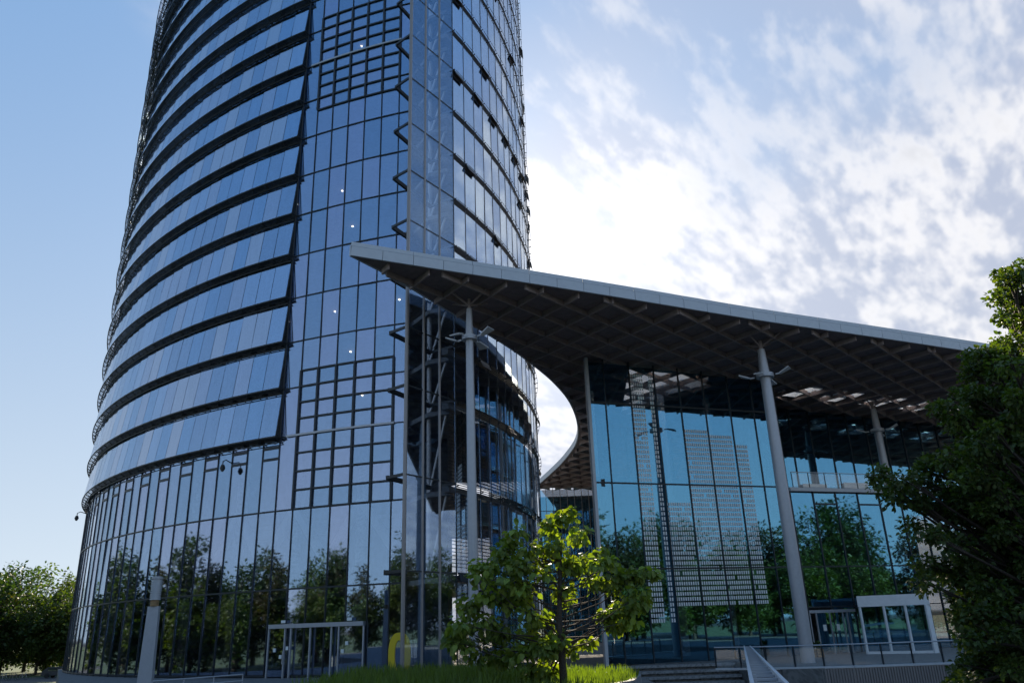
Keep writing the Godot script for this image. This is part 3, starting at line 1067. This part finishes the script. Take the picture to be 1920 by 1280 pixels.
	for s in [0.62, 1.78]:
		var e := pane_at(dp0 + dv * (s + 0.03), dp0 + dv * (s + 1.1), 0.06, 2.75, 0, 0.0)
		var dr := part(t, "door", box_mesh(e[0]), M.hall[0], e[1])
		part(dr, "notice", box_mesh(Vector3(0.28, 0.42, 0.01)), M.paper, Transform3D(Basis(dv, Vector3.UP, nrm), dp0 + dv * (s + 0.55) + nrm * 0.04 + Vector3.UP * 1.75))
		var hd := MB.new()
		hd.beam(dp0 + dv * 1.78 + nrm * 0.1 + Vector3(0, 0.8, 0), dp0 + dv * 1.78 + nrm * 0.1 + Vector3(0, 1.5, 0), 0.04, 0.04)
		part(dr, "handle", hd.done(), M.steel)
	# white porch
	var o := thing("entrance_porch", "white framed glass porch box in front of the hall doors", "porch", at_h(1672, 1226, 0.0))
	var a := at_h(1628, 1226, 0.0)
	var b := at_h(1757, 1224, 0.0)
	var pd := (b - a).normalized()
	var pn := Vector3(-pd.z, 0, pd.x)
	if pn.z > 0:
		pn = -pn
	var ht := 3.75
	for s in [0.0, 0.36, 0.68, 1.0]:
		var mb := MB.new()
		var p := a.lerp(b, s)
		mb.beam(p, p + Vector3.UP * (ht - 0.7), 0.14 if s < 1 else 0.34, 0.14)
		part(o, "post", mb.done(), M.white)
	var hdr := MB.new()
	hdr.beam(a - pd * 0.1 + Vector3.UP * (ht - 0.35), b + pd * 0.2 + Vector3.UP * (ht - 0.35), 0.16, 0.72)
	hdr.beam(b + pd * 0.12 + Vector3.UP * (ht - 0.35), b + pd * 0.12 + pn * 4.2 + Vector3.UP * (ht - 0.35), 0.16, 0.70)
	part(o, "header", hdr.done(), M.white)
	var sill := MB.new()
	sill.beam(a + Vector3.UP * 0.08, b + Vector3.UP * 0.08, 0.18, 0.16)
	part(o, "sill", sill.done(), M.white)
	for s in [[0.02, 0.34], [0.38, 0.66], [0.70, 0.97]]:
		var e := pane_at(a.lerp(b, s[0]), a.lerp(b, s[1]), 0.18, ht - 0.75, 0, 0.002)
		part(o, "porch_pane", box_mesh(e[0]), M.hall[1], e[1])
	for s in [0.0, 1.0, 2.0, 3.0]:
		var mb := MB.new()
		mb.beam(b + pd * 0.1 + pn * (s + 1), b + pd * 0.1 + pn * (s + 1) + Vector3.UP * (ht - 0.7), 0.12, 0.12)
		part(o, "post", mb.done(), M.white)
	var rf := MB.new()
	var m4 := [a, b + pd * 0.1, b + pd * 0.1 + pn * 4.0, a + pn * 4.0]
	var pl := PackedVector2Array()
	for p in m4:
		pl.append(Vector2(p.x, p.z))
	rf.slab(pl, func(_q): return ht - 0.2, func(_q): return ht - 0.05)
	part(o, "roof", rf.done(), M.white)

# ---------------------------------------------------------------- trees and plants
var leaf_meshes := {}
func leaf_mesh(broad: bool) -> ArrayMesh:
	if not leaf_meshes.has(broad):
		var mb := MB.new()
		if broad:
			var b := Vector3.ZERO
			var tp := Vector3(0, 1, -0.16)
			var m := Vector3(0, 0.55, 0.0)
			mb.tri(b, Vector3(0.34, 0.30, 0.10), m)
			mb.tri(Vector3(0.34, 0.30, 0.10), Vector3(0.30, 0.66, 0.04), m)
			mb.tri(Vector3(0.30, 0.66, 0.04), tp, m)
			mb.tri(b, m, Vector3(-0.34, 0.30, 0.10))
			mb.tri(Vector3(-0.34, 0.30, 0.10), m, Vector3(-0.30, 0.66, 0.04))
			mb.tri(Vector3(-0.30, 0.66, 0.04), m, tp)
		else:
			mb.tri(Vector3.ZERO, Vector3(0.28, 0.5, 0.09), Vector3(0, 1, 0))
			mb.tri(Vector3.ZERO, Vector3(0, 1, 0), Vector3(-0.28, 0.5, 0.09))
		leaf_meshes[broad] = mb.done()
	return leaf_meshes[broad]
func leaves(parent: Node3D, called: String, xs: Array, cols: Array, broad: bool) -> void:
	var mm := MultiMesh.new()
	mm.transform_format = MultiMesh.TRANSFORM_3D
	mm.use_colors = true
	mm.mesh = leaf_mesh(broad)
	mm.instance_count = xs.size()
	for i in xs.size():
		mm.set_instance_transform(i, xs[i])
		mm.set_instance_color(i, cols[i])
	var o := MultiMeshInstance3D.new()
	o.name = called
	o.multimesh = mm
	o.material_override = M.leaf
	parent.add_child(o, true)
	o.set_meta("kind", "stuff")
func leaf_xf(p: Vector3, size: float, out: Vector3, droop: float) -> Transform3D:
	var tipd := (out * 0.7 + Vector3(rng.randfn(0, 0.6), rng.randfn(-droop, 0.45), rng.randfn(0, 0.6))).normalized()
	var x := tipd.cross(Vector3(rng.randfn(0, 0.6), 1.0, rng.randfn(0, 0.6))).normalized()
	return Transform3D(Basis(x, tipd, x.cross(tipd)).scaled_local(Vector3.ONE * size * rng.randf_range(0.65, 1.25)), p)
# clumps: array of [centre, radius] in the tree's own space
func grow(t: Node3D, trunk_top: Vector3, trunk_r: float, clumps: Array, per: int, leaf: float, cols: Array, broad: bool, droop: float, stems := 1) -> void:
	var wood := MB.new()
	for s in stems:
		var o := Vector3(rng.randfn(0, 0.12), 0, rng.randfn(0, 0.12)) * float(stems > 1)
		var mid := trunk_top * 0.5 + Vector3(rng.randfn(0, 0.15), 0, rng.randfn(0, 0.15))
		wood.tube([o, o + mid * 0.5, mid, trunk_top], [trunk_r * 1.25, trunk_r, trunk_r * 0.85, trunk_r * 0.55], 9)
	part(t, "trunk", wood.done(), M.bark, world_of[t])
	var limbs := MB.new()
	var xs := []
	var cl := []
	for c in clumps:
		var p: Vector3 = c[0]
		var r: float = c[1]
		var f := clampf(p.y / maxf(trunk_top.y, 0.1) - rng.randf_range(0.05, 0.45), 0.3, 1.0)
		var from := trunk_top * f
		var bend := from.lerp(p, 0.5) + Vector3(0, -0.08 * from.distance_to(p), 0) + Vector3(rng.randfn(0, 0.35), rng.randfn(0, 0.35), rng.randfn(0, 0.35)) * r
		var w := trunk_r * 0.28
		limbs.tube([from, bend, p], [w, w * 0.6, w * 0.2], 5, false)
		for q in 3:
			var e := p + Vector3(rng.randfn(0, 0.5), rng.randfn(0, 0.4), rng.randfn(0, 0.5)) * r
			limbs.tube([bend.lerp(p, 0.6), e], [w * 0.3, w * 0.1], 4, false)
		var tone := rng.randf_range(0.75, 1.2)
		for i in per:
			var d := Vector3(rng.randfn(0, 1), rng.randfn(0, 0.85), rng.randfn(0, 1)).normalized()
			var q := p + d * r * pow(rng.randf(), 0.45) * Vector3(1, 0.75, 1)
			xs.append(leaf_xf(q, leaf, d, droop))
			var k: Color = cols[rng.randi() % cols.size()]
			var v := tone * rng.randf_range(0.75, 1.25)
			cl.append(Color(k.r * v, k.g * v, k.b * v))
	part(t, "limbs", limbs.done(), M.bark, world_of[t])
	leaves(t, "crown", xs, cl, broad)
func ball_clumps(c: Vector3, rad: Vector3, n: int, r0: float, r1: float) -> Array:
	var out := []
	for i in n:
		var d := Vector3(rng.randfn(0, 1), rng.randfn(0, 1), rng.randfn(0, 1)).normalized()
		var k := pow(rng.randf(), 0.4)
		out.append([c + d * rad * k * rng.randf_range(0.8, 1.08), rng.randf_range(r0, r1)])
	return out
func build_trees() -> void:
	var green := [Color(0.075, 0.12, 0.026), Color(0.09, 0.13, 0.03), Color(0.06, 0.10, 0.025), Color(0.10, 0.135, 0.03)]
	# broad-leaved young tree in the planter
	rng.seed = 77
	var base := at_h(1056, 1262, 0.45)
	base = at_z(1056, 1250, -30.5)
	base.y = 0.45
	var t := thing("broadleaf_tree", "young broad-leaved tree in the planter, one side bright with sun", "tree", base)
	var cl := []
	for c in [[1030, 985, 0.42], [1060, 970, 0.3], [1085, 1000, 0.4], [1045, 1020, 0.5], [1000, 1035, 0.5], [1120, 1040, 0.32], [1135, 1052, 0.25], [1075, 1050, 0.5], [1020, 1075, 0.55], [1100, 1090, 0.5], [1060, 1110, 0.45],
			[1140, 1095, 0.5], [1180, 1085, 0.5], [1215, 1070, 0.25], [1165, 1130, 0.5], [1205, 1120, 0.45], [1190, 1150, 0.42], [1130, 1150, 0.3], [1150, 1170, 0.28], [960, 1000, 0.4], [945, 1030, 0.5], [975, 1060, 0.55], [925, 1065, 0.45],
			[900, 1068, 0.35], [950, 1090, 0.6], [985, 1110, 0.6], [920, 1115, 0.55], [880, 1130, 0.5], [950, 1140, 0.6], [1000, 1150, 0.6], [900, 1160, 0.55], [860, 1170, 0.45], [840, 1190, 0.38], [935, 1185, 0.6], [985, 1195, 0.55],
			[880, 1205, 0.5], [1015, 1205, 0.45], [1055, 1195, 0.4], [1080, 1215, 0.35], [1020, 1240, 0.45], [960, 1225, 0.55], [910, 1230, 0.5], [1000, 1260, 0.4], [1035, 1265, 0.3], [1100, 1060, 0.4]]:
		for s in 2:
			var z := -30.5 + rng.randfn(0, 0.42)
			cl.append([at_z(c[0] + rng.randfn(0, 9), c[1] + rng.randfn(0, 7), z) - base, c[2] * rng.randf_range(0.75, 1.0)])
	var young := [Color(0.20, 0.27, 0.045), Color(0.23, 0.30, 0.05), Color(0.16, 0.22, 0.04), Color(0.26, 0.31, 0.06)]
	grow(t, Vector3(0.1, 4.4, 0.1), 0.13, cl, 44, 0.29, young, true, 0.75)
	# the big oak at the edge
	rng.seed = 91
	base = Vector3(15.4, 0, -21.5)
	t = thing("oak_tree", "large dark oak with dense lobed foliage overhanging the terrace", "tree", base)
	cl = []
	var rows := [[520, 1895, 1960], [560, 1885, 1980], [600, 1895, 1990], [640, 1890, 2000], [672, 1830, 2010], [700, 1830, 2020], [735, 1790, 2020], [770, 1770, 2030], [805, 1790, 2040], [840, 1765, 2040], [875, 1740, 2050], [890, 1655, 1760], [905, 1660, 2050], [935, 1680, 2050], [945, 1720, 2050],
		[975, 1725, 2050], [1010, 1735, 2050], [1050, 1740, 2050], [1085, 1740, 2050], [1120, 1790, 2050], [1150, 1800, 2050], [1190, 1815, 2050], [1225, 1835, 2050], [1260, 1810, 2050], [1290, 1800, 2050]]
	for r in rows:
		var x: float = r[1]
		while x < r[2]:
			var layers := 1 if x < 1800 else 3
			for s in layers:
				var z := -21.5 + rng.randfn(0, 0.5 + 0.9 * float(layers > 1))
				cl.append([at_z(x + rng.randfn(0, 8), r[0] + rng.randfn(0, 9), z) - base, rng.randf_range(0.26, 0.46)])
			x += 33.0
	var oak := [Color(0.075, 0.12, 0.03), Color(0.09, 0.135, 0.035), Color(0.06, 0.10, 0.028), Color(0.11, 0.14, 0.035)]
	grow(t, Vector3(0.2, 8.2, 0), 0.34, cl, 150, 0.135, oak, true, 0.15)
	# the belt of park trees on the left, seen directly at the frame's edge and mirrored in the glass
	rng.seed = 31
	var tones := [green, [Color(0.06, 0.10, 0.02), Color(0.09, 0.13, 0.03), Color(0.10, 0.13, 0.03)], [Color(0.035, 0.07, 0.02), Color(0.05, 0.085, 0.025)], [Color(0.07, 0.06, 0.03), Color(0.06, 0.08, 0.025), Color(0.08, 0.07, 0.03)]]
	var protos := []
	var heights := [12.5, 15.0, 17.0, 14.0, 9.0]
	var in_view := [[Vector3(-63, -2.25, -128), 1, "leafy lime tree at the road beyond the tower, close to its wall"], [Vector3(-76, -2.25, -134), 2, "tall open lime tree standing behind the parked car"], [Vector3(-83, -2.25, -128), 0, "bushy sunlit tree behind the bicycle stands"],
		[Vector3(-85, -2.25, -131), 4, "low rounded tree in front of the lime trees at the road"], [Vector3(-90, -2.25, -136), 3, "brownish tree rising behind the bushy tree at the road"]]
	var hidden := []
	for k in 14:
		hidden.append([Vector3(-82.0 + rng.randfn(0, 4), -2.25, -92.0 + k * 8.2), k % 5])
		hidden.append([Vector3(-95.0 + rng.randfn(0, 4), -2.25, -90.0 + k * 8.6), (k + 2) % 4])
		hidden.append([Vector3(-76.0 + rng.randfn(0, 2), -2.25, -90.0 + k * 8.4), 4])
	for k in 7:
		hidden.append([Vector3(-62.0 - k * 5.0, -2.25, -131.0 + rng.randfn(0, 1)), 4])
	for k in 8:
		hidden.append([Vector3(-58.0 - k * 6.0 + rng.randfn(0, 1.5), -2.25, -146.0 + rng.randfn(0, 4)), (k * 2) % 5])
	for k in 9:
		hidden.append([Vector3(-70.0 + k * 9.0, 0, 24.0 + k * 1.6 + rng.randfn(0, 2)), (k + 1) % 5])
		hidden.append([Vector3(-74.0 + k * 9.0, 0, 34.0 + k * 1.6 + rng.randfn(0, 2)), (k + 3) % 4])
		hidden.append([Vector3(-66.0 + k * 9.0, 0, 20.0 + k * 1.6 + rng.randfn(0, 2)), 4])
	for k in 10:
		hidden.append([Vector3(38.0 + k * 6.5, 0, 14.0 - k * 6.0 + rng.randfn(0, 2)), k % 5])
		hidden.append([Vector3(36.0 + k * 6.0, 0, 10.0 - k * 6.0 + rng.randfn(0, 1)), 4])
	for k in 9:
		hidden.append([Vector3(84.0 + (k % 3) * 8.0, 0, -44.0 - k * 6.5), k % 4])
		hidden.append([Vector3(41.0 + k * 6.3, 0, 12.0 - k * 6.0 + rng.randfn(0, 1)), 4])
	for k in 8:
		hidden.append([Vector3(52.0 + k * 7.0, 0, 26.0 - k * 6.0 + rng.randfn(0, 2)), (k + 2) % 4])
	for i in 5:
		var hgt: float = heights[i]
		t = thing("park_tree", in_view[i][2], "tree", Vector3.ZERO, "park trees around the plaza")
		var w := hgt * rng.randf_range(0.30, 0.38)
		var cs := ball_clumps(Vector3(0, hgt * 0.52, 0), Vector3(w, hgt * 0.47, w), 96, hgt * 0.07, hgt * 0.13)
		grow(t, Vector3(0, hgt * 0.62, 0), hgt * 0.02, cs, 46, hgt * 0.02 + 0.30, tones[i % 4], false, 0.2)
		protos.append(t)
	for h in hidden:
		var c: Node3D = protos[h[1]].duplicate()
		c.name = numbered("park_tree")
		add_child(c, true)
		c.transform = Transform3D(Basis(Vector3.UP, rng.randf() * TAU).scaled(Vector3.ONE * rng.randf_range(0.95, 1.3)), h[0])
		c.set_meta("label", "leafy tree in the thick row behind the bicycles and the parked car" if h[0].z < -120.0 else "leafy tree of the park belt facing the glass, seen as its mirror image")
	for i in 5:
		protos[i].position = in_view[i][0]
func build_planter() -> void:
	rng.seed = 5
	var t := thing("planter_bed", "low concrete planter bed with long grass around the young tree", "planter", Vector3(0.5, 0, -33))
	var pl := PackedVector2Array([Vector2(-8, -40.5), Vector2(-2, -39.8), Vector2(2.2, -38.6), Vector2(4.55, -36.2), Vector2(4.7, -34.6), Vector2(4.0, -31.6), Vector2(2, -28.5), Vector2(-8, -27)])
	var mb := MB.new()
	mb.slab(pl, func(_q): return 0.0, func(_q): return 0.42)
	part(t, "soil", mb.done(), M.soil)
	for i in pl.size():
		var a := pl[i]
		var b := pl[(i + 1) % pl.size()]
		var kb := MB.new()
		kb.beam(Vector3(a.x, 0.29, a.y), Vector3(b.x, 0.29, b.y), 0.22, 0.58)
		part(t, "kerb", kb.done(), M.concrete)
	var xs := []
	var cols := []
	while xs.size() < 9000:
		var p := Vector2(rng.randf_range(-8, 4.6), rng.randf_range(-40, -28))
		if not Geometry2D.is_point_in_polygon(p, pl):
			continue
		var h := rng.randf_range(0.25, 0.75) * (1.25 if p.x < -1 else 0.85)
		var tip := Vector3(rng.randfn(0, 0.25), 1, rng.randfn(0, 0.25)).normalized()
		var x := tip.cross(Vector3(rng.randfn(0, 1), 0, rng.randfn(0, 1)).normalized()).normalized()
		xs.append(Transform3D(Basis(x * 0.10, tip * h, x.cross(tip) * 0.1), Vector3(p.x, 0.4, p.y) - t.position))
		var k := rng.randf_range(0.7, 1.3)
		cols.append(Color(0.14 * k, 0.20 * k, 0.04 * k))
	leaves(t, "grass", xs, cols, false)

# ---------------------------------------------------------------- ground, terrace, street things
func quad_sheet(x0: float, x1: float, z0: float, z1: float, y: float) -> ArrayMesh:
	var mb := MB.new()
	mb.quad(Vector3(x0, y, z1), Vector3(x1, y, z1), Vector3(x1, y, z0), Vector3(x0, y, z0))
	return mb.done()
func build_ground() -> void:
	struct("ground", quad_sheet(-900, 900, -900, 900, -2.25), M.lawn)
	var pz := MB.new()
	for r in [[5.9, 90, -140, -54.4], [13.6, 90, -54.4, -44.3], [36, 90, -44.3, 40]]:
		pz.box(Transform3D(Basis.IDENTITY, Vector3((r[0] + r[1]) / 2.0, -1.3, (r[2] + r[3]) / 2.0)), Vector3(r[1] - r[0], 2.6, r[3] - r[2]))
	pz.slab(PackedVector2Array([Vector2(-46.8, -140), Vector2(-46.8, -84), Vector2(-24.5, -44.5), Vector2(-30, -30), Vector2(-52, -20), Vector2(-52, 40), Vector2(5.9, 40), Vector2(5.9, -140)]), func(_q): return -2.6, func(_q): return 0.0)
	struct("plaza", pz.done(), M.paving)
	var road := MB.new()
	road.quad(Vector3(-140, -2.24, -108), Vector3(-52.2, -2.24, -108), Vector3(-52.2, -2.24, -124), Vector3(-140, -2.24, -124))
	struct("road", road.done(), M.asphalt)
	# lower court in front of the terrace, with steps
	struct("lower_court", quad_sheet(5.9, 36, -54.4, 40, -2.2), M.paving)
	var st := thing("terrace_steps", "flight of wide grey stone steps descending from the foot of the glazed hall", "steps", Vector3(9.8, -2.2, -52))
	for i in 7:
		var y := -0.31 * i - 0.05
		part(st, "tread", box_mesh(Vector3(7.6, 0.15, 0.86)), M.concrete, Transform3D(Basis.IDENTITY, Vector3(9.75, y - 0.085, -54.15 + 0.6 * i)))
		if y > -1.9:
			part(st, "riser", box_mesh(Vector3(7.5, y - 0.175 + 2.2, 0.4)), M.concrete, Transform3D(Basis.IDENTITY, Vector3(9.75, (y - 0.175 - 2.2) / 2, -54.2 + 0.6 * i)))
func build_terrace() -> void:
	var t := thing("terrace_balustrade", "glass balustrade with steel handrail along the terrace above ribbed cladding", "balustrade", Vector3(17, 0, -44))
	var pts := [Vector3(10.6, 0, -46.3), Vector3(13.0, 0, -45.0), Vector3(17.3, 0, -44.2), Vector3(23.6, 0, -44.2), Vector3(26.2, 0, -41.6)]
	for i in pts.size() - 1:
		var a: Vector3 = pts[i]
		var b: Vector3 = pts[i + 1]
		var rl := MB.new()
		rl.tube([a + Vector3.UP * 1.12, b + Vector3.UP * 1.12], [0.035, 0.035], 8)
		part(t, "handrail", rl.done(), M.steel)
		var ed := MB.new()
		ed.beam(a + Vector3.UP * 0.03, b + Vector3.UP * 0.03, 0.35, 0.1)
		part(t, "edge_strip", ed.done(), M.alu)
		var m := int(round(a.distance_to(b) / 1.7))
		for k in m:
			var p := a.lerp(b, float(k) / m)
			var q := a.lerp(b, float(k + 1) / m)
			var po := MB.new()
			po.beam(p, p + Vector3.UP * 1.1, 0.06, 0.06)
			part(t, "post", po.done(), M.frame)
			var e := pane_at(p.lerp(q, 0.05), p.lerp(q, 0.95), 0.12, 1.0, 0, 0.001)
			part(t, "balustrade_pane", box_mesh(e[0]), M.clear, e[1])
		# ribbed cladding below the edge
		if i > 0:
			var len := a.distance_to(b)
			var c := int(len / 0.14)
			var dd := (b - a).normalized()
			var rb := MB.new()
			for k in c:
				var p := a + dd * (k + 0.5) * 0.14
				rb.beam(p + Vector3(0, -2.2, 0.16), p + Vector3(0, -0.05, 0.16), 0.09, 0.07)
			rb.beam(a + Vector3(0, -1.1, 0.1), b + Vector3(0, -1.1, 0.1), 0.06, 2.15)
			part(t, "ribbed_cladding", rb.done(), M.steel_warm).set_meta("kind", "stuff")
	# sloping metal gangway rail that runs towards the viewer
	var g := thing("gangway_rail", "sloping ladder-like metal rail with rungs beside the steps", "railing", Vector3(11, 0, -45))
	var l0 := at_z(1396, 1213, -46.0)
	var l1 := at_z(1412, 1290, -14.0)
	var r0 := at_z(1407, 1213, -46.0)
	var r1 := at_z(1478, 1290, -14.0)
	for s in [[l0, l1], [r0, r1]]:
		var mb := MB.new()
		mb.beam(s[0], s[1], 0.07, 0.16)
		part(g, "side_rail", mb.done(), M.alu)
	for k in 26:
		var f := float(k) / 26.0
		var mb := MB.new()
		mb.beam(l0.lerp(l1, f), r0.lerp(r1, f), 0.10, 0.05)
		part(g, "rung", mb.done(), M.steel)
	var leg := MB.new()
	for f in [0.05, 0.5, 0.95]:
		var p := l0.lerp(l1, f).lerp(r0.lerp(r1, f), 0.5)
		leg.beam(Vector3(p.x, -2.2, p.z), p, 0.08, 0.08)
	part(g, "support", leg.done(), M.steel)
	# timber crates behind the balustrade
	for k in 3:
		var p := at_h(1515 + k * 12, 1232, 0.0)
		var c := thing("planter_box", "small pale timber planter box at the foot of the column", "planter", p, "timber planter boxes")
		for q in 3:
			part(c, "board", box_mesh(Vector3(0.40, 0.16, 0.05)), M.timber, Transform3D(Basis.IDENTITY, p + Vector3(0, 0.1 + q * 0.175, 0.18)))
		part(c, "soil", box_mesh(Vector3(0.38, 0.46, 0.3)), M.soil, Transform3D(Basis.IDENTITY, p + Vector3(0, 0.26, 0)))
		var xs := []
		var cs := []
		for q in 40:
			xs.append(leaf_xf(Vector3(rng.randf_range(-0.2, 0.2), 0.5 + rng.randf_range(0, 0.45), rng.randf_range(-0.15, 0.15)), 0.16, Vector3.UP, 0.0))
			cs.append(Color(0.07, 0.11, 0.025))
		leaves(c, "foliage", xs, cs, true)
func build_street() -> void:
	# pylon lamp in front of the tower
	var p := at_z(281, 1200, -40.0)
	p.y = 0
	var t := thing("pylon_lamp", "tapering grey pylon lamp with perforated head in front of the tower", "lamp post", p)
	var mb := MB.new()
	mb.hexa([p + Vector3(-0.36, 0, 0.14), p + Vector3(0.36, 0, 0.14), p + Vector3(0.36, 0, -0.14), p + Vector3(-0.36, 0, -0.14),
		p + Vector3(-0.27, 4.1, 0.11), p + Vector3(0.27, 4.1, 0.11), p + Vector3(0.27, 4.1, -0.11), p + Vector3(-0.27, 4.1, -0.11)])
	part(t, "mast", mb.done(), M.steel)
	var nk := MB.new()
	nk.tube([p + Vector3.UP * 4.1, p + Vector3.UP * 4.4], [0.2, 0.2], 12)
	part(t, "neck", nk.done(), M.timber)
	var hd := MB.new()
	for k in 9:
		hd.tube([p + Vector3.UP * (4.4 + k * 0.105), p + Vector3.UP * (4.47 + k * 0.105)], [0.25, 0.25], 16)
	hd.tube([p + Vector3.UP * 4.4, p + Vector3.UP * 5.4], [0.21, 0.21], 12)
	part(t, "perforated_head", hd.done(), M.alu)
	var cp := MB.new()
	cp.tube([p + Vector3.UP * 5.38, p + Vector3.UP * 5.5], [0.28, 0.24], 16)
	part(t, "head_cap", cp.done(), M.steel)
	# low rail beside it
	var a := at_h(285, 1277, 0.75)
	var b := at_h(455, 1264, 0.75)
	var r := thing("low_rail", "low double metal rail along the foot of the tower glazing", "railing", a)
	for y in [0.75, 0.45]:
		var q := MB.new()
		q.tube([Vector3(a.x, y, a.z), Vector3(b.x, y, b.z)], [0.035, 0.035], 8)
		part(r, "rail", q.done(), M.steel)
	for f in [0.0, 0.33, 0.66, 1.0]:
		var q := MB.new()
		var s := a.lerp(b, f)
		q.tube([Vector3(s.x, 0, s.z), Vector3(s.x, 0.75, s.z)], [0.03, 0.03], 8)
		part(r, "post", q.done(), M.steel)
	# big yellow numeral standing inside the corner glazing
	var n0 := at_z(748.5, 1262, -46.5)
	n0.y = 0.12
	var num := thing("yellow_numeral", "large upright yellow numeral 0 behind the corner glass", "numeral", n0)
	var ring := MB.new()
	var m := 40
	var hw := 0.62
	var hh := 1.18
	for i in m:
		var q := []
		for k in [i, i + 1]:
			var an: float = TAU * k / m
			var sx := signf(cos(an)) * pow(absf(cos(an)), 0.8)
			var sy := signf(sin(an)) * pow(absf(sin(an)), 0.8)
			q.append(n0 + Vector3(sx * hw, hh + sy * hh, 0))
			q.append(n0 + Vector3(sx * hw * 0.42, hh + sy * hh * 0.66, 0))
		var f := Vector3(0, 0, 0.12)
		ring.quad(q[1] + f, q[0] + f, q[2] + f, q[3] + f)
		ring.quad(q[0] - f, q[1] - f, q[3] - f, q[2] - f)
		ring.quad(q[0] + f, q[0] - f, q[2] - f, q[2] + f)
		ring.quad(q[1] - f, q[1] + f, q[3] + f, q[3] - f)
	part(num, "ring", ring.done(), M.yellow)
	# parked car, bicycles and fence at the road on the far left
	var cp0 := at_h(96, 1274, 0.0)
	cp0 = Vector3(-66.6, -2.24, -120)
	var c := thing("parked_car", "dark hatchback parked on the road at the tower's side", "car", cp0, "", 0.0)
	var body := MB.new()
	var prof := [Vector2(-2.1, 0.35), Vector2(2.1, 0.35), Vector2(2.15, 0.75), Vector2(1.2, 0.95), Vector2(0.6, 1.42), Vector2(-1.3, 1.45), Vector2(-2.0, 0.95), Vector2(-2.15, 0.6)]
	for i in prof.size():
		var u: Vector2 = prof[i]
		var v: Vector2 = prof[(i + 1) % prof.size()]
		body.quad(cp0 + Vector3(u.x, u.y, 0.85), cp0 + Vector3(v.x, v.y, 0.85), cp0 + Vector3(v.x, v.y, -0.85), cp0 + Vector3(u.x, u.y, -0.85))
	for sd in [1.0, -1.0]:
		for i in range(1, prof.size() - 1):
			if sd > 0:
				body.tri(cp0 + Vector3(prof[0].x, prof[0].y, 0.85), cp0 + Vector3(prof[i].x, prof[i].y, 0.85), cp0 + Vector3(prof[i + 1].x, prof[i + 1].y, 0.85))
			else:
				body.tri(cp0 + Vector3(prof[0].x, prof[0].y, -0.85), cp0 + Vector3(prof[i + 1].x, prof[i + 1].y, -0.85), cp0 + Vector3(prof[i].x, prof[i].y, -0.85))
	part(c, "body", body.done(), M.paint_dark)
	for w in [[-1.3, 0.8], [1.35, 0.8], [-1.3, -0.8], [1.35, -0.8]]:
		var wl := MB.new()
		wl.tube([cp0 + Vector3(w[0], 0.33, w[1] - 0.1), cp0 + Vector3(w[0], 0.33, w[1] + 0.1)], [0.33, 0.33], 14)
		part(c, "wheel", wl.done(), M.rubber)
	for w in [[-1.15, 0.35, 1.0, 1.35], [0.45, 1.0, 1.0, 1.32]]:
		var wn := MB.new()
		wn.quad(cp0 + Vector3(w[0], w[2], 0.87), cp0 + Vector3(w[1], w[2], 0.87), cp0 + Vector3(w[1] - 0.35, w[3], 0.87), cp0 + Vector3(w[0], w[3], 0.87))
		part(c, "window", wn.done(), M.glass[0])
	for k in 6:
		var bp := Vector3(-70.0 - k * 1.3, -2.24, -117.0 + 0.15 * k)
		var o := thing("bicycle", "bicycle leaning in the row of stands at the road", "bicycle", bp, "bicycles parked at the road")
		for w in [-0.52, 0.52]:
			var wl := MB.new()
			for i in 14:
				var a0 := TAU * i / 14
				var a1 := TAU * (i + 1) / 14
				wl.beam(bp + Vector3(w + cos(a0) * 0.33, 0.34 + sin(a0) * 0.33, 0), bp + Vector3(w + cos(a1) * 0.33, 0.34 + sin(a1) * 0.33, 0), 0.035, 0.035)
			part(o, "wheel", wl.done(), M.rubber)
		var fr := MB.new()
		for s in [[Vector3(-0.52, 0.34, 0), Vector3(-0.15, 0.85, 0)], [Vector3(-0.15, 0.85, 0), Vector3(0.4, 0.85, 0)], [Vector3(0.4, 0.9, 0), Vector3(0.52, 0.34, 0)], [Vector3(-0.05, 0.3, 0), Vector3(0.4, 0.8, 0)], [Vector3(-0.15, 0.95, 0), Vector3(-0.05, 0.3, 0)], [Vector3(0.38, 1.0, -0.25), Vector3(0.38, 1.0, 0.25)]]:
			fr.beam(bp + s[0], bp + s[1], 0.04, 0.04)
		part(o, "frame", fr.done(), M.steel_warm if k % 2 else M.steel)
		part(o, "saddle", box_mesh(Vector3(0.26, 0.06, 0.14)), M.rubber, Transform3D(Basis.IDENTITY, bp + Vector3(-0.2, 0.98, 0)))
	# security lamps hanging at the louvre deck
	for k in [9.0, 29.7]:
		var q := on_arc(C1, R1 + 0.1, EDGE1 - BAY1 * k, 14.4)
		var out := on_arc(Vector2.ZERO, 1.0, EDGE1 - BAY1 * k, 0)
		var o := thing("security_camera", "small dark dome camera on a bracket at the tower glazing" if k < 20 else "small dark dome camera at the tower's far curve", "camera", q)
		var ar := MB.new()
		ar.tube([q, q + out * 0.5 + Vector3.UP * 0.15, q + out * 0.75, q + out * 0.75 + Vector3.DOWN * 0.3], [0.04, 0.04, 0.04, 0.04], 6)
		part(o, "bracket", ar.done(), M.frame_dark)
		var dm := MB.new()
		dm.tube([q + out * 0.75 + Vector3.DOWN * 0.25, q + out * 0.75 + Vector3.DOWN * 0.5, q + out * 0.75 + Vector3.DOWN * 0.72], [0.12, 0.2, 0.08], 10)
		part(o, "dome", dm.done(), M.frame_dark)

func _ready() -> void:
	rng.seed = 2024
	setup()
	make_materials()
	build_ground()
	build_tower()
	build_canopy()
	build_hall()
	build_terrace()
	build_planter()
	build_street()
	build_trees()
